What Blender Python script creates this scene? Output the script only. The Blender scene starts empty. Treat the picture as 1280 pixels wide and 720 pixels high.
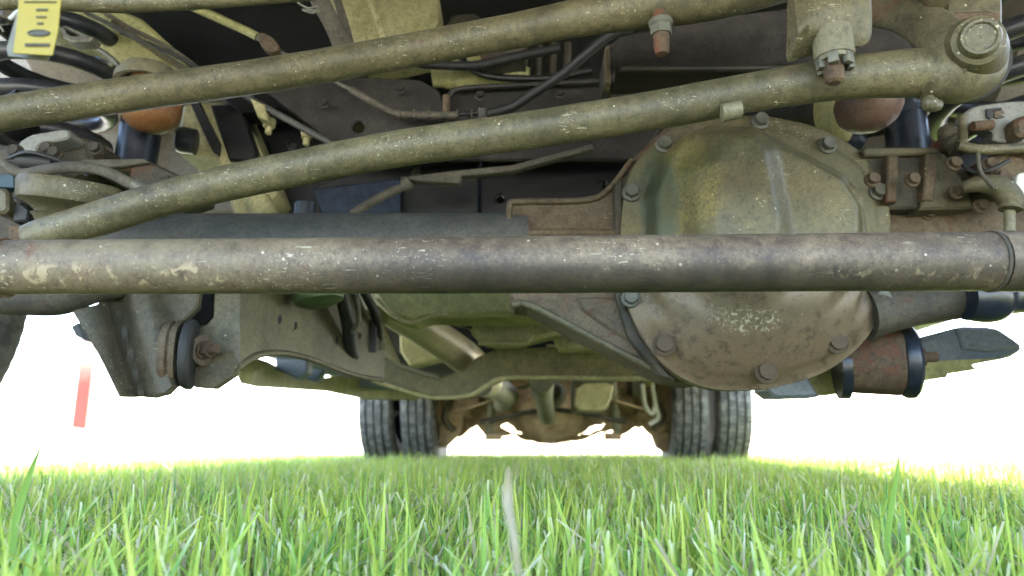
import bpy, bmesh, math, random
import numpy as np
from mathutils import Vector, Matrix, noise as mnoise
R = math.radians
random.seed(7); rng = np.random.default_rng(7)
S = bpy.context.scene
COL = S.collection

# ------------------------------------------------------------------ camera
F = 900.0; PITCH = R(12.3); CAMZ = 0.14
cam_d = bpy.data.cameras.new('camera'); cam = bpy.data.objects.new('camera', cam_d); COL.objects.link(cam)
cam.location = (0, 0, CAMZ); cam.rotation_euler = (math.pi/2 + PITCH, 0, 0)
cam_d.sensor_width = 36; cam_d.lens = 36*F/1280
cam_d.clip_start = 0.01; cam_d.clip_end = 5000
cam_d.dof.use_dof = True; cam_d.dof.focus_distance = 0.66; cam_d.dof.aperture_fstop = 7.0
S.camera = cam

# ------------------------------------------------------------------ sky and sun
SUN_EL, SUN_AZ = R(48), R(20)          # azimuth measured from +Y towards +X
w = bpy.data.worlds.new('World'); S.world = w; w.use_nodes = True
wn = w.node_tree.nodes; wl = w.node_tree.links
bg = wn['Background']; sky = wn.new('ShaderNodeTexSky'); sky.sky_type = 'NISHITA'; sky.sun_disc = False
sky.sun_elevation = SUN_EL; sky.sun_rotation = SUN_AZ; sky.dust_density = 2.0; sky.air_density = 1.0
wl.new(sky.outputs[0], bg.inputs[0]); bg.inputs[1].default_value = 0.13
sd = bpy.data.lights.new('sun', 'SUN'); sun = bpy.data.objects.new('sun', sd); COL.objects.link(sun)
sd.energy = 4.5; sd.angle = R(0.53); sd.color = (1, .95, .87)
sdir = Vector((math.sin(SUN_AZ)*math.cos(SUN_EL), math.cos(SUN_AZ)*math.cos(SUN_EL), math.sin(SUN_EL)))
sun.rotation_euler = sdir.to_track_quat('Z', 'Y').to_euler(); sun.location = (3, 8, 12)
S.view_settings.view_transform = 'Standard'; S.view_settings.look = 'None'
S.view_settings.exposure = 3.92; S.view_settings.gamma = 1
S.cycles.max_bounces = 8; S.cycles.diffuse_bounces = 5; S.cycles.use_denoising = True
S.cycles.sample_clamp_indirect = 6

# ------------------------------------------------------------------ coordinates
CP, SP = math.cos(PITCH), math.sin(PITCH)
def P(px, py, Y):
    """point of the place at distance Y in front of the camera, seen at photo pixel px, py"""
    a = (px-640)/F; b = (360-py)/F
    dy = CP - b*SP; dz = SP + b*CP
    k = Y/dy
    return Vector((a*k, Y, CAMZ + dz*k))
def mpp(Y): return Y/F/CP               # metres per photo pixel, roughly
FW = Vector((0.058, 0.9983, 0)); RT = Vector((0.9983, -0.058, 0))
def T(u, v, z): return Vector((-0.01, 0, 0)) + RT*u + FW*v + Vector((0, 0, z))
YAW = -math.atan2(0.058, 0.9983)

# ------------------------------------------------------------------ materials
class G:
    def __init__(s, name):
        s.m = bpy.data.materials.new(name); s.m.use_nodes = True
        s.t = s.m.node_tree; s.n = s.t.nodes; s.l = s.t.links
        s.b = s.n['Principled BSDF']; s.out = s.n['Material Output']
    def new(s, t, **k):
        x = s.n.new(t)
        for a, v in k.items(): setattr(x, a, v)
        return x
    def coord(s, rnd=True, stretch=(1, 1, 1)):
        tc = s.new('ShaderNodeTexCoord'); mp = s.new('ShaderNodeMapping')
        s.l.new(tc.outputs['Object'], mp.inputs[0]); mp.inputs['Scale'].default_value = stretch
        if rnd:
            oi = s.new('ShaderNodeObjectInfo'); mm = s.new('ShaderNodeMath', operation='MULTIPLY'); mm.inputs[1].default_value = 31
            s.l.new(oi.outputs['Random'], mm.inputs[0]); s.l.new(mm.outputs[0], mp.inputs['Location'])
        return mp.outputs[0]
    def noise(s, v, scale, detail=5, rough=.6, dist=0):
        x = s.new('ShaderNodeTexNoise'); x.inputs['Scale'].default_value = scale; x.inputs['Detail'].default_value = detail
        x.inputs['Roughness'].default_value = rough; x.inputs['Distortion'].default_value = dist
        s.l.new(v, x.inputs['Vector']); return x.outputs['Fac']
    def ramp(s, f, a, b):
        x = s.new('ShaderNodeMapRange'); x.interpolation_type = 'SMOOTHSTEP'
        x.inputs['From Min'].default_value = a; x.inputs['From Max'].default_value = b
        s.l.new(f, x.inputs['Value']); return x.outputs[0]
    def math(s, op, a, b):
        x = s.new('ShaderNodeMath', operation=op)
        for i, v in enumerate((a, b)):
            if isinstance(v, (int, float)): x.inputs[i].default_value = v
            else: s.l.new(v, x.inputs[i])
        return x.outputs[0]
    def mix(s, f, a, b):
        x = s.new('ShaderNodeMix', data_type='RGBA')
        for i, v in ((0, f), (6, a), (7, b)):
            if isinstance(v, (int, float)): x.inputs[i].default_value = v
            elif isinstance(v, tuple): x.inputs[i].default_value = (*v[:3], 1)
            else: s.l.new(v, x.inputs[i])
        return x.outputs[2]
    def bump(s, h, strength=.4, dist=.001):
        x = s.new('ShaderNodeBump'); x.inputs['Strength'].default_value = strength; x.inputs['Distance'].default_value = dist
        s.l.new(h, x.inputs['Height']); s.l.new(x.outputs[0], s.b.inputs['Normal'])

def grimy(name, base, dust, dust_amt=.5, rust=(.16, .06, .025), rust_amt=.2, chips=.0, chip_col=(.55, .5, .36),
          rough=.6, metal=0.0, bump=.5, streak=(1, 1, 1), scale=1.0, spec=.4):
    k_ = 1.0 if name in ('white truck paint', 'pale hose', 'painted pan', 'exhaust steel', 'olive dirty crossmember', 'oily dusty sump', 'rusty mud rear axle') else .66 if name == 'scuffed tie rod steel' else .47
    base = tuple(x*k_ for x in base); dust = tuple(x*k_ for x in dust); rust = tuple(x*k_ for x in rust); chip_col = tuple(x*.8 for x in chip_col)
    g = G(name); v = g.coord(stretch=streak)
    n1 = g.noise(v, 11*scale, 6, .62, .4); n2 = g.noise(v, 55*scale, 8, .7); n3 = g.noise(v, 520, 4, .7)
    mixn = g.math('ADD', g.math('MULTIPLY', n1, .55), g.math('MULTIPLY', n2, .45))
    c0 = .5 + .22*(.5-dust_amt)*1.6
    col = g.mix(g.ramp(mixn, c0-.19, c0+.19), base, dust)
    col = g.mix(g.math('MULTIPLY', g.ramp(g.noise(v, 210, 8, .8), .44, .62), .42), col, tuple(x*.45 for x in base))
    dark = tuple(x*.35 for x in base)
    col = g.mix(g.math('MULTIPLY', g.ramp(g.noise(v, 140, 6, .75), .52, .68), .6), col, dark)
    col = g.mix(g.math('MULTIPLY', g.ramp(n3, .57, .68), .28), col, tuple(min(1, x*1.8+.03) for x in dust))
    if rust_amt > 0:
        r = g.ramp(g.noise(v, 18*scale, 9, .72, .6), .66-.25*rust_amt, .78-.25*rust_amt)
        col = g.mix(g.math('MULTIPLY', r, .85), col, rust)
        r2 = g.ramp(g.noise(v, 90*scale, 9, .72, .6), .66-.14*rust_amt, .74-.14*rust_amt)
        col = g.mix(g.math('MULTIPLY', r2, .6), col, tuple(x*.6 for x in rust))
    rgh = g.math('ADD', g.math('MULTIPLY', n2, .35), rough-.17)
    h = g.math('ADD', g.math('MULTIPLY', n2, .8), g.math('MULTIPLY', n3, .45))
    if chips > 0:
        cl = g.ramp(g.noise(v, 22, 4, .6), .50, .60)
        f1 = g.ramp(g.noise(v, 380, 4, .65, .5), .67-.05*chips, .69-.05*chips)
        mp2 = g.new('ShaderNodeMapping'); mp2.inputs['Scale'].default_value = (70, 420, 420); g.l.new(v, mp2.inputs[0])
        f2 = g.ramp(g.noise(mp2.outputs[0], 1, 5, .6, .6), .68-.06*chips, .71-.06*chips)
        vo = g.new('ShaderNodeTexVoronoi'); vo.inputs['Scale'].default_value = 190; g.l.new(v, vo.inputs['Vector'])
        sep = g.new('ShaderNodeSeparateColor'); g.l.new(vo.outputs['Color'], sep.inputs[0])
        f3 = g.math('LESS_THAN', vo.outputs['Distance'], g.math('MULTIPLY', g.ramp(sep.outputs[0], 1-.12*chips, 1.0), .22))
        m = g.math('MAXIMUM', g.math('MULTIPLY', g.math('MAXIMUM', f1, f2), cl), f3)
        m = g.math('MULTIPLY', m, .8)
        col = g.mix(m, col, chip_col); h = g.math('ADD', h, g.math('MULTIPLY', m, .6))
    g.l.new(col, g.b.inputs['Base Color']); g.l.new(rgh, g.b.inputs['Roughness'])
    g.b.inputs['Metallic'].default_value = metal; g.b.inputs['Specular IOR Level'].default_value = spec
    g.bump(h, bump, .0012)
    return g.m

M = {}
M['rod'] = grimy('dusty steel rod', (.065, .056, .030), (.26, .222, .118), .55, rust_amt=.3, chips=.35, rough=.62)
M['tie'] = grimy('scuffed tie rod steel', (.080, .052, .034), (.31, .230, .140), .5, rust_amt=.30, chips=.8, chip_col=(.62, .55, .4), rough=.55, spec=.45)
M['link'] = grimy('dusty olive link paint', (.085, .074, .038), (.29, .248, .130), .55, rust_amt=.2, chips=.65, rough=.5)
M['cover'] = grimy('cast cover film of dust', (.12, .108, .055), (.28, .235, .11), .55, rust_amt=.16, chips=.6, chip_col=(.5, .45, .3), rough=.50, metal=.2, bump=.4, spec=.5, scale=.8)
M['cast'] = grimy('rusty casting', (.10, .070, .042), (.30, .22, .13), .55, rust_amt=.55, chips=.2, rough=.72, bump=.9)
M['cast_dark'] = grimy('dark dusty casting', (.05, .043, .030), (.17, .14, .09), .5, rust_amt=.35, rough=.7, bump=.8)
M['axle'] = grimy('grey axle tube paint', (.085, .088, .088), (.20, .20, .18), .5, rust_amt=.08, rough=.55, bump=.3)
M['frame'] = grimy('brown frame wax coat', (.028, .024, .020), (.10, .086, .070), .4, rust=(.09, .035, .025), rust_amt=.22, rough=.5, bump=.35)
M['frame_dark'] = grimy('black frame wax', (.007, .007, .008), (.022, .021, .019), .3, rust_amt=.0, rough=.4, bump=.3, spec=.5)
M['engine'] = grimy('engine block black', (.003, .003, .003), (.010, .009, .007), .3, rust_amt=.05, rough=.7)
M['arm'] = grimy('dusty arm plate', (.10, .085, .045), (.30, .25, .14), .5, rust_amt=.15, chips=.15, rough=.6, bump=.35)
M['bracket'] = grimy('scuffed bracket plate', (.085, .072, .045), (.25, .21, .13), .5, rust_amt=.22, chips=.5, rough=.6)
M['rust'] = grimy('rusted steel', (.08, .05, .03), (.30, .20, .11), .5, rust=(.22, .07, .03), rust_amt=.6, rough=.8, bump=.9)
M['rear'] = grimy('rusty mud rear axle', (.20, .13, .07), (.50, .38, .23), .5, rust=(.2, .08, .03), rust_amt=.5, rough=.8)
M['tan'] = grimy('tan dusty metal', (.22, .20, .12), (.42, .39, .25), .6, rust_amt=.08, rough=.55)
M['pipe'] = grimy('exhaust steel', (.42, .38, .24), (.55, .48, .30), .5, rust_amt=.2, rough=.42, metal=.15, bump=.2)
M['pan'] = grimy('painted pan', (.20, .195, .075), (.42, .39, .17), .55, rust_amt=.05, rough=.55)
M['oily'] = grimy('oily dusty sump', (.22, .20, .085), (.46, .42, .23), .6, rust=(.05, .04, .02), rust_amt=.2, rough=.6)
M['liner'] = grimy('pale wheel liner', (.36, .30, .22), (.46, .40, .31), .6, rust_amt=.0, chips=.2, chip_col=(.25, .22, .18), rough=.9)
M['bolt'] = grimy('bolt plating', (.20, .20, .16), (.33, .32, .25), .5, rust_amt=.2, rough=.5, metal=.3)
M['hose'] = grimy('dusty rubber hose', (.10, .085, .06), (.26, .235, .18), .6, rust_amt=0, rough=.8)
M['line'] = grimy('steel brake line', (.20, .20, .17), (.36, .35, .28), .5, rust_amt=.05, rough=.45, metal=.3)
M['stop'] = grimy('faded orange bump stop', (.36, .13, .035), (.42, .22, .09), .5, rust=(.1, .04, .02), rust_amt=.25, rough=.55, bump=.2)
M['stop_brown'] = grimy('faded brown bump stop', (.20, .11, .08), (.30, .2, .15), .5, rust=(.08, .04, .03), rust_amt=.25, chips=.2, rough=.5, bump=.2)
M['grey_plate'] = grimy('pale knuckle plate', (.34, .34, .30), (.46, .45, .40), .5, rust_amt=.1, rough=.5)
M['board'] = grimy('blue grey step plastic', (.26, .32, .40), (.42, .46, .48), .4, rust_amt=0, rough=.5)
M['white'] = grimy('pale hose', (.5, .5, .45), (.6, .6, .52), .5, rust_amt=0, rough=.6)
M['paint'] = grimy('white truck paint', (.7, .7, .68), (.75, .74, .7), .4, rust_amt=0, rough=.3, bump=.05, spec=.6)
M['olive'] = grimy('olive dirty crossmember', (.07, .062, .025), (.21, .185, .08), .5, rust_amt=.1, rough=.5, bump=.3)
M['glass'] = grimy('dark window glass', (.02, .025, .03), (.03, .035, .04), .3, rust_amt=0, rough=.08, bump=0, spec=.8)

def stain(key, fn):
    m = M[key]; t = m.node_tree; b = t.nodes['Principled BSDF']; g = G.__new__(G); g.m = m; g.t = t; g.n = t.nodes; g.l = t.links; g.b = b
    src = b.inputs['Base Color'].links[0].from_socket
    tc = g.new('ShaderNodeTexCoord'); sp = g.new('ShaderNodeSeparateXYZ'); g.l.new(tc.outputs['Object'], sp.inputs[0])
    g.l.new(fn(g, src, tc.outputs['Object'], sp), b.inputs['Base Color'])
def tie_stain_shade(g, c, v, sp):
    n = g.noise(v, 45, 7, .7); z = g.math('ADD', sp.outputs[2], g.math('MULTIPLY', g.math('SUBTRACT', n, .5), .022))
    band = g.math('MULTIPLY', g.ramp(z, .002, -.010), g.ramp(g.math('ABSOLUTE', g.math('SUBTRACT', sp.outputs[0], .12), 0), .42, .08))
    c = g.mix(g.math('MULTIPLY', band, .78), c, (.018, .015, .012))  # dark underside: grease, plus shade painted into the rod colour
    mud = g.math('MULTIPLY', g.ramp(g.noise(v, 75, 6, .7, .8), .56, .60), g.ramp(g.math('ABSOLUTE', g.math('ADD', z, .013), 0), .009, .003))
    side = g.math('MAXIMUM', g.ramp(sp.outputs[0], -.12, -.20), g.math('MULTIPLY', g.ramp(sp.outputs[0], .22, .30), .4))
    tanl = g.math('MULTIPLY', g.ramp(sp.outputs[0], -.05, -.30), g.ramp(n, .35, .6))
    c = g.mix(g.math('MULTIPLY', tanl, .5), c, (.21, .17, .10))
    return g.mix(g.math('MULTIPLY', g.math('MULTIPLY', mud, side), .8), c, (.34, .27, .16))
stain('tie', tie_stain_shade)
def cover_stain(g, c, v, sp):
    n = g.noise(v, 30, 8, .72, .5); fine = g.noise(v, 240, 5, .7)
    def blob(cx, cz, rx, rz, a, b):
        dx = g.math('MULTIPLY', g.math('ADD', sp.outputs[0], -cx), 1/rx); dz = g.math('MULTIPLY', g.math('ADD', sp.outputs[2], -cz), 1/rz)
        d = g.math('ADD', g.math('MULTIPLY', dx, dx), g.math('MULTIPLY', dz, dz)); d = g.math('ADD', d, g.math('MULTIPLY', g.math('SUBTRACT', n, .5), 2.6))
        return g.ramp(d, b, a)
    low = g.ramp(g.math('ADD', sp.outputs[2], g.math('MULTIPLY', g.math('SUBTRACT', n, .5), .12)), -.030, -.070)
    c = g.mix(g.math('MULTIPLY', low, .7), c, (.17, .115, .072))
    c = g.mix(g.math('MULTIPLY', blob(-.092, .07, .032, .085, .2, 1.2), g.math('MULTIPLY', g.ramp(fine, .30, .66), .75)), c, (.235, .20, .055))
    c = g.mix(g.math('MULTIPLY', blob(-.118, .05, .022, .09, .3, 1.2), .75), c, (.035, .05, .028))
    c = g.mix(g.math('MULTIPLY', blob(-.035, -.095, .045, .016, .1, 1.0), g.ramp(fine, .52, .60)), c, (.42, .37, .24))
    return g.mix(g.math('MULTIPLY', low, g.math('MULTIPLY', g.ramp(g.noise(v, 70, 8, .75), .50, .64), .75)), c, (.06, .042, .028))
stain('cover', cover_stain)

def simple(name, col, rough=.5, metal=0, spec=.5, bump=0):
    g = G(name); v = g.coord(); n = g.noise(v, 60, 6)
    g.l.new(g.mix(g.ramp(n, .35, .7), tuple(c*.75 for c in col), tuple(min(1, c*1.2) for c in col)), g.b.inputs['Base Color'])
    g.b.inputs['Roughness'].default_value = rough; g.b.inputs['Metallic'].default_value = metal; g.b.inputs['Specular IOR Level'].default_value = spec
    if bump: g.bump(n, bump, .001)
    return g.m
M['spring'] = grimy('blue black spring paint', (.03, .036, .055), (.12, .115, .10), .28, rust_amt=0, rough=.4, bump=.15, spec=.6)
M['shock'] = grimy('blue black shock', (.018, .027, .05), (.07, .07, .07), .2, rust_amt=0, rough=.33, bump=.1, spec=.6)
M['shield'] = simple('blue grey heat shield', (.04, .05, .075), .3, .6)
M['rubber'] = simple('black rubber', (.02, .019, .018), .7)
M['black'] = simple('black plastic', (.012, .012, .012), .6)
M['teal'] = simple('teal paint', (.006, .03, .045), .5)
M['green'] = simple('bright green casting', (.035, .06, .02), .5, bump=.3)
M['rim'] = simple('wheel steel', (.05, .046, .04), .6, .2)
g = G('tyre rubber'); v = g.coord(False); n = g.noise(v, 30, 6)
g.l.new(g.mix(g.ramp(n, .4, .65), (.06, .06, .062), (.16, .155, .15)), g.b.inputs['Base Color']); g.b.inputs['Roughness'].default_value = .75
g.bump(g.noise(v, 300, 3), .3); M['tyre'] = g.m
g = G('orange stake with painted glare'); v = g.coord(False)
g.l.new(g.mix(g.noise(v, 20), (.12, .009, .003), (.14, .014, .005)), g.b.inputs['Base Color']); g.b.inputs['Roughness'].default_value = .6; sp_ = g.new('ShaderNodeSeparateXYZ'); tc_ = g.new('ShaderNodeTexCoord'); g.l.new(tc_.outputs['Object'], sp_.inputs[0]); g.l.new(g.mix(g.ramp(g.math('ADD', sp_.outputs[2], g.math('MULTIPLY', g.noise(v, 12), .12)), .0, .30), g.mix(g.noise(v, 20), (.13, .012, .004), (.15, .02, .006)), (.40, .30, .22)), g.b.inputs['Base Color']); M['stake'] = g.m  # overexposure at the stake top painted in as a pale blend by height
g = G('yellow tag card'); v = g.coord(False)
g.l.new(g.mix(g.noise(v, 60), (.22, .165, .004), (.26, .195, .006)), g.b.inputs['Base Color']); g.b.inputs['Roughness'].default_value = .5
M['tag'] = g.m
M['ink'] = simple('black print', (.045, .04, .02), .6)
M['tag_back'] = simple('clear tag sleeve', (.12, .11, .06), .4)

# ------------------------------------------------------------------ mesh helpers
ORG = {}
def mesh_obj(name, V, Fc, mat, parent=None, smooth=True, org=None, auto=None):
    c = org if org is not None else sum((Vector(x) for x in V), Vector())/len(V)
    me = bpy.data.meshes.new(name); me.from_pydata([tuple(Vector(x)-c) for x in V], [], Fc)
    me.materials.append(M[mat] if isinstance(mat, str) else mat)
    if smooth:
        me.polygons.foreach_set('use_smooth', [True]*len(me.polygons))
        if auto is not None: me.set_sharp_from_angle(angle=R(auto))
    me.update()
    o = bpy.data.objects.new(name, me); COL.objects.link(o)
    ORG[o.name] = c
    if parent: o.parent = parent; o.location = c - ORG[parent.name]
    else: o.location = c
    return o
def fixn(V, Fc):
    bm = bmesh.new(); vs = [bm.verts.new(v) for v in V]
    for f in Fc:
        try: bm.faces.new([vs[i] for i in f])
        except ValueError: pass
    bmesh.ops.recalc_face_normals(bm, faces=bm.faces)
    bm.verts.index_update()
    V2 = [v.co.copy() for v in bm.verts]; F2 = [[v.index for v in f.verts] for f in bm.faces]; bm.free()
    return V2, F2
def catmull(pts, n):
    """pts: list of tuples; n samples per segment"""
    p = [np.array(q, float) for q in pts]
    p = [2*p[0]-p[1]] + p + [2*p[-1]-p[-2]]
    out = []
    for i in range(1, len(p)-2):
        for k in range(n):
            t = k/n
            out.append(.5*((2*p[i]) + (-p[i-1]+p[i+1])*t + (2*p[i-1]-5*p[i]+4*p[i+1]-p[i+2])*t*t + (-p[i-1]+3*p[i]-3*p[i+1]+p[i+2])*t**3))
    out.append(p[-2]); return out
def tube_w(name, pts, rad, mat, parent=None, seg=20, n=6, lump=0, flat=None, straight=False):
    """pts world points; rad number or list"""
    if not isinstance(rad, (list, tuple)): rad = [rad]*len(pts)
    q = [(*p, r) for p, r in zip(pts, rad)]
    q = [np.array(x) for x in q] if straight or n == 1 else catmull(q, n)
    V = []; Fc = []; prev = None
    N = len(q)
    for i, a in enumerate(q):
        t = Vector(q[min(i+1, N-1)][:3]) - Vector(q[max(i-1, 0)][:3]); t.normalize()
        if prev is None:
            u = t.orthogonal().normalized()
            if abs(t.z) < .9: u = (Vector((0, 0, 1)) - t*t.z).normalized()
        else: u = (prev - t*prev.dot(t)).normalized()
        prev = u; w_ = t.cross(u)
        c = Vector(a[:3]); r = a[3]
        for k in range(seg):
            an = 2*math.pi*k/seg
            rr = r
            d = u*math.cos(an) + w_*math.sin(an)
            if flat: d = u*math.cos(an)*flat + w_*math.sin(an)
            if lump: rr = r*(1 + lump*mnoise.noise((c+d*r)*40))
            V.append(c + d*rr)
    for i in range(N-1):
        for k in range(seg):
            a = i*seg+k; b = i*seg+(k+1) % seg
            Fc.append((a, b, b+seg, a+seg))
    Fc.append(tuple(range(seg-1, -1, -1))); Fc.append(tuple(range((N-1)*seg, N*seg)))
    V, Fc = fixn(V, Fc)
    return mesh_obj(name, V, Fc, mat, parent, auto=40)
def tube(name, pts, rad, mat, parent=None, **k):
    return tube_w(name, [P(*p) for p in pts], rad, mat, parent, **k)
def lathe(name, c, axis, prof, mat, parent=None, seg=28, lump=0, auto=35):
    """prof: list of (t along axis, radius)"""
    ax = Vector(axis).normalized(); u = ax.orthogonal().normalized(); w_ = ax.cross(u)
    V = []; Fc = []
    for (t, r) in prof:
        for k in range(seg):
            an = 2*math.pi*k/seg; d = u*math.cos(an)+w_*math.sin(an)
            p = Vector(c)+ax*t+d*max(r, 1e-5)
            if lump: p += d*lump*mnoise.noise(p*35)
            V.append(p)
    N = len(prof)
    for i in range(N-1):
        for k in range(seg):
            a = i*seg+k; b = i*seg+(k+1) % seg; Fc.append((a, b, b+seg, a+seg))
    Fc.append(tuple(range(seg))); Fc.append(tuple(range((N-1)*seg, N*seg)))
    V, Fc = fixn(V, Fc)
    return mesh_obj(name, V, Fc, mat, parent, auto=auto)
def area2(L): return sum(L[i][0]*L[(i+1) % len(L)][1]-L[(i+1) % len(L)][0]*L[i][1] for i in range(len(L)))/2
def offset(L, d):
    """move the loop inward by d (positive) for ccw loops"""
    n = len(L); out = []
    for i in range(n):
        a = np.array(L[i-1]); b = np.array(L[i]); c = np.array(L[(i+1) % n])
        e1 = b-a; e2 = c-b; e1 = e1/(np.hypot(*e1)+1e-9); e2 = e2/(np.hypot(*e2)+1e-9)
        n1 = np.array((-e1[1], e1[0])); n2 = np.array((-e2[1], e2[0])); m = n1+n2; L2 = m@m
        m = m*(2/max(L2, .8))
        out.append(tuple(b+m*d))
    return out
def chaikin(L, k):
    for _ in range(k):
        o = []
        for i in range(len(L)):
            a = L[i]; b = L[(i+1) % len(L)]
            o += [(a[0]*.8+b[0]*.2, a[1]*.8+b[1]*.2), (a[0]*.2+b[0]*.8, a[1]*.2+b[1]*.8)]
        L = o
    return L
def ell(cx, cy, rx, ry, n=14): return [(cx+rx*math.cos(2*math.pi*i/n), cy+ry*math.sin(2*math.pi*i/n)) for i in range(n)]
def slab(name, outer, Y, thick, mat, parent=None, holes=(), bev=2.0, rnd=0, ext=None, lump=0, grid=0):
    """solid plate: outline in photo pixels at distance Y (number or function), real thickness away from the camera"""
    Yf = Y if callable(Y) else (lambda x, y: Y)
    ext = Vector(ext) if ext else Vector((0, thick, 0))
    loops = [list(outer)]+[list(h) for h in holes]
    if rnd: loops[0] = chaikin(loops[0], rnd)
    if area2(loops[0]) < 0: loops[0].reverse()
    for i in range(1, len(loops)):
        if area2(loops[i]) > 0: loops[i].reverse()
    bm = bmesh.new(); edges = []
    for L in loops:
        vs = [bm.verts.new((x, y, 0)) for x, y in offset(L, bev)]
        edges += [bm.edges.new((vs[i], vs[(i+1) % len(vs)])) for i in range(len(vs))]
    bmesh.ops.triangle_fill(bm, use_beauty=True, use_dissolve=False, edges=edges)
    if grid or lump or callable(Y):
        gs = grid or 14
        X0 = [v.co.x for v in bm.verts]; Y0 = [v.co.y for v in bm.verts]
        for ax_, lo, hi in ((0, min(X0), max(X0)), (1, min(Y0), max(Y0))):
            k = lo+gs*.5137
            while k < hi:
                bmesh.ops.bisect_plane(bm, geom=list(bm.verts)+list(bm.edges)+list(bm.faces), plane_co=(k, 0, 0) if ax_ == 0 else (0, k, 0), plane_no=(1, 0, 0) if ax_ == 0 else (0, 1, 0), dist=.02)
                k += gs
    for f in bm.faces:
        if f.normal.z < 0 or (f.normal_update() or f.normal.z < 0): f.normal_flip()
    bm.verts.index_update()
    pix = [(v.co.x, v.co.y) for v in bm.verts]; Fc = [tuple(v.index for v in f.verts) for f in bm.faces]
    nxt = {}
    for f in bm.faces:
        for l in f.loops:
            if len(l.edge.link_faces) == 1: nxt[l.vert.index] = l.link_loop_next.vert.index
    bm.free()
    prv = {b: a for a, b in nxt.items()}
    en = ext.normalized(); bd = bev*mpp(Yf(*outer[0])); n0 = len(pix)
    V = [P(x, y, Yf(x, y)) for x, y in pix]; V += [v + ext for v in V]
    Fc += [tuple(i+n0 for i in reversed(f)) for f in list(Fc)]
    om = {}
    for i in nxt:
        if i not in prv: continue
        a, b, c = np.array(pix[prv[i]]), np.array(pix[i]), np.array(pix[nxt[i]])
        e1 = b-a; e2 = c-b; e1 = e1/(np.hypot(*e1)+1e-9); e2 = e2/(np.hypot(*e2)+1e-9)
        m = np.array((e1[1], -e1[0]))+np.array((e2[1], -e2[0])); m = m*(2/max(m@m, .8)); x, y = b+m*bev
        p = P(x, y, Yf(x, y)); om[i] = len(V); V += [p+en*bd, p+ext-en*bd*.3]
    for i, j in nxt.items():
        if i in om and j in om:
            a, b = om[i], om[j]
            Fc += [(i, j, b, a), (a, b, b+1, a+1), (a+1, b+1, j+n0, i+n0)]
    if lump: V = [v + Vector((0, lump*mnoise.noise(v*25), lump*mnoise.noise(v*25+Vector((9, 0, 0))))) for v in V]
    V, Fc = fixn(V, Fc)
    return mesh_obj(name, V, Fc, mat, parent, auto=38)
def box_w(name, c, half, mat, parent=None, rot=None, bev=.01):
    bm = bmesh.new(); bmesh.ops.create_cube(bm, size=2)
    for v in bm.verts: v.co = Vector((v.co.x*half[0], v.co.y*half[1], v.co.z*half[2]))
    if bev: bmesh.ops.bevel(bm, geom=list(bm.edges), offset=bev, segments=2, affect='EDGES', profile=.6)
    m = Matrix.Rotation(rot, 3, 'Z') if isinstance(rot, (int, float)) else (rot or Matrix.Identity(3))
    V = [m @ v.co + Vector(c) for v in bm.verts]; bm.verts.index_update(); Fc = [tuple(v.index for v in f.verts) for f in bm.faces]; bm.free()
    return mesh_obj(name, V, Fc, mat, parent, auto=30)
# bolt head mesh: hexagon on a flange washer, axis +Z, radius 1 = across corners /2
def bolt_mesh(name, stud=False, flange=1.35):
    V = []; Fc = []
    def ring(r, z, n=24, hexa=False):
        b = len(V)
        for k in range(24):
            a = 2*math.pi*k/24
            rr = r*(math.cos(math.pi/6)/math.cos((a % (math.pi/3))-math.pi/6)) if hexa else r
            V.append((rr*math.cos(a), rr*math.sin(a), z))
        return b
    rs = [ring(flange, -.25), ring(flange, .16), ring(flange*.9, .26), ring(1.0, .3, hexa=True), ring(1.0, .95, hexa=True), ring(.88, 1.1, hexa=False), ring(.6, 1.1), ring(.5, 1.06)]
    if stud: rs[-1] = ring(.55, 1.12); rs += [ring(.55, 2.2), ring(.45, 2.35)]
    for a, b in zip(rs, rs[1:]):
        for k in range(24): Fc.append((a+k, a+(k+1) % 24, b+(k+1) % 24, b+k))
    Fc.append(tuple(rs[-1]+k for k in range(24))); Fc.append(tuple(rs[0]+k for k in reversed(range(24))))
    me = bpy.data.meshes.new(name); me.from_pydata(V, [], Fc); me.polygons.foreach_set('use_smooth', [True]*len(me.polygons)); me.set_sharp_from_angle(angle=R(32)); me.update()
    return me
BM = {}
def bolt(name, c, axis, r, mat, parent, stud=False):
    key = (mat, stud or name == 'nut')
    stud = stud and True
    if key not in BM: BM[key] = bolt_mesh('bolt_head', stud, 1.08 if stud or name == 'nut' else 1.3); BM[key].materials.append(M[mat])
    o = bpy.data.objects.new(name, BM[key]); COL.objects.link(o)
    o.rotation_mode = 'QUATERNION'
    q = Vector(axis).to_track_quat('Z', 'Y')
    o.rotation_quaternion = q @ Matrix.Rotation(random.random()*6, 3, 'Z').to_quaternion()
    o.scale = (r, r, r); o.parent = parent; o.location = Vector(c)-ORG[parent.name]; ORG[o.name] = Vector(c)
    return o
def thing(name, loc, label, cat, group=None):
    o = bpy.data.objects.new(name, None); COL.objects.link(o); o.location = loc; o.empty_display_size = .1
    ORG[o.name] = Vector(loc); o['label'] = label; o['category'] = cat
    if group: o['group'] = group
    return o
def tagit(o, label, cat): o['label'] = label; o['category'] = cat

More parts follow.
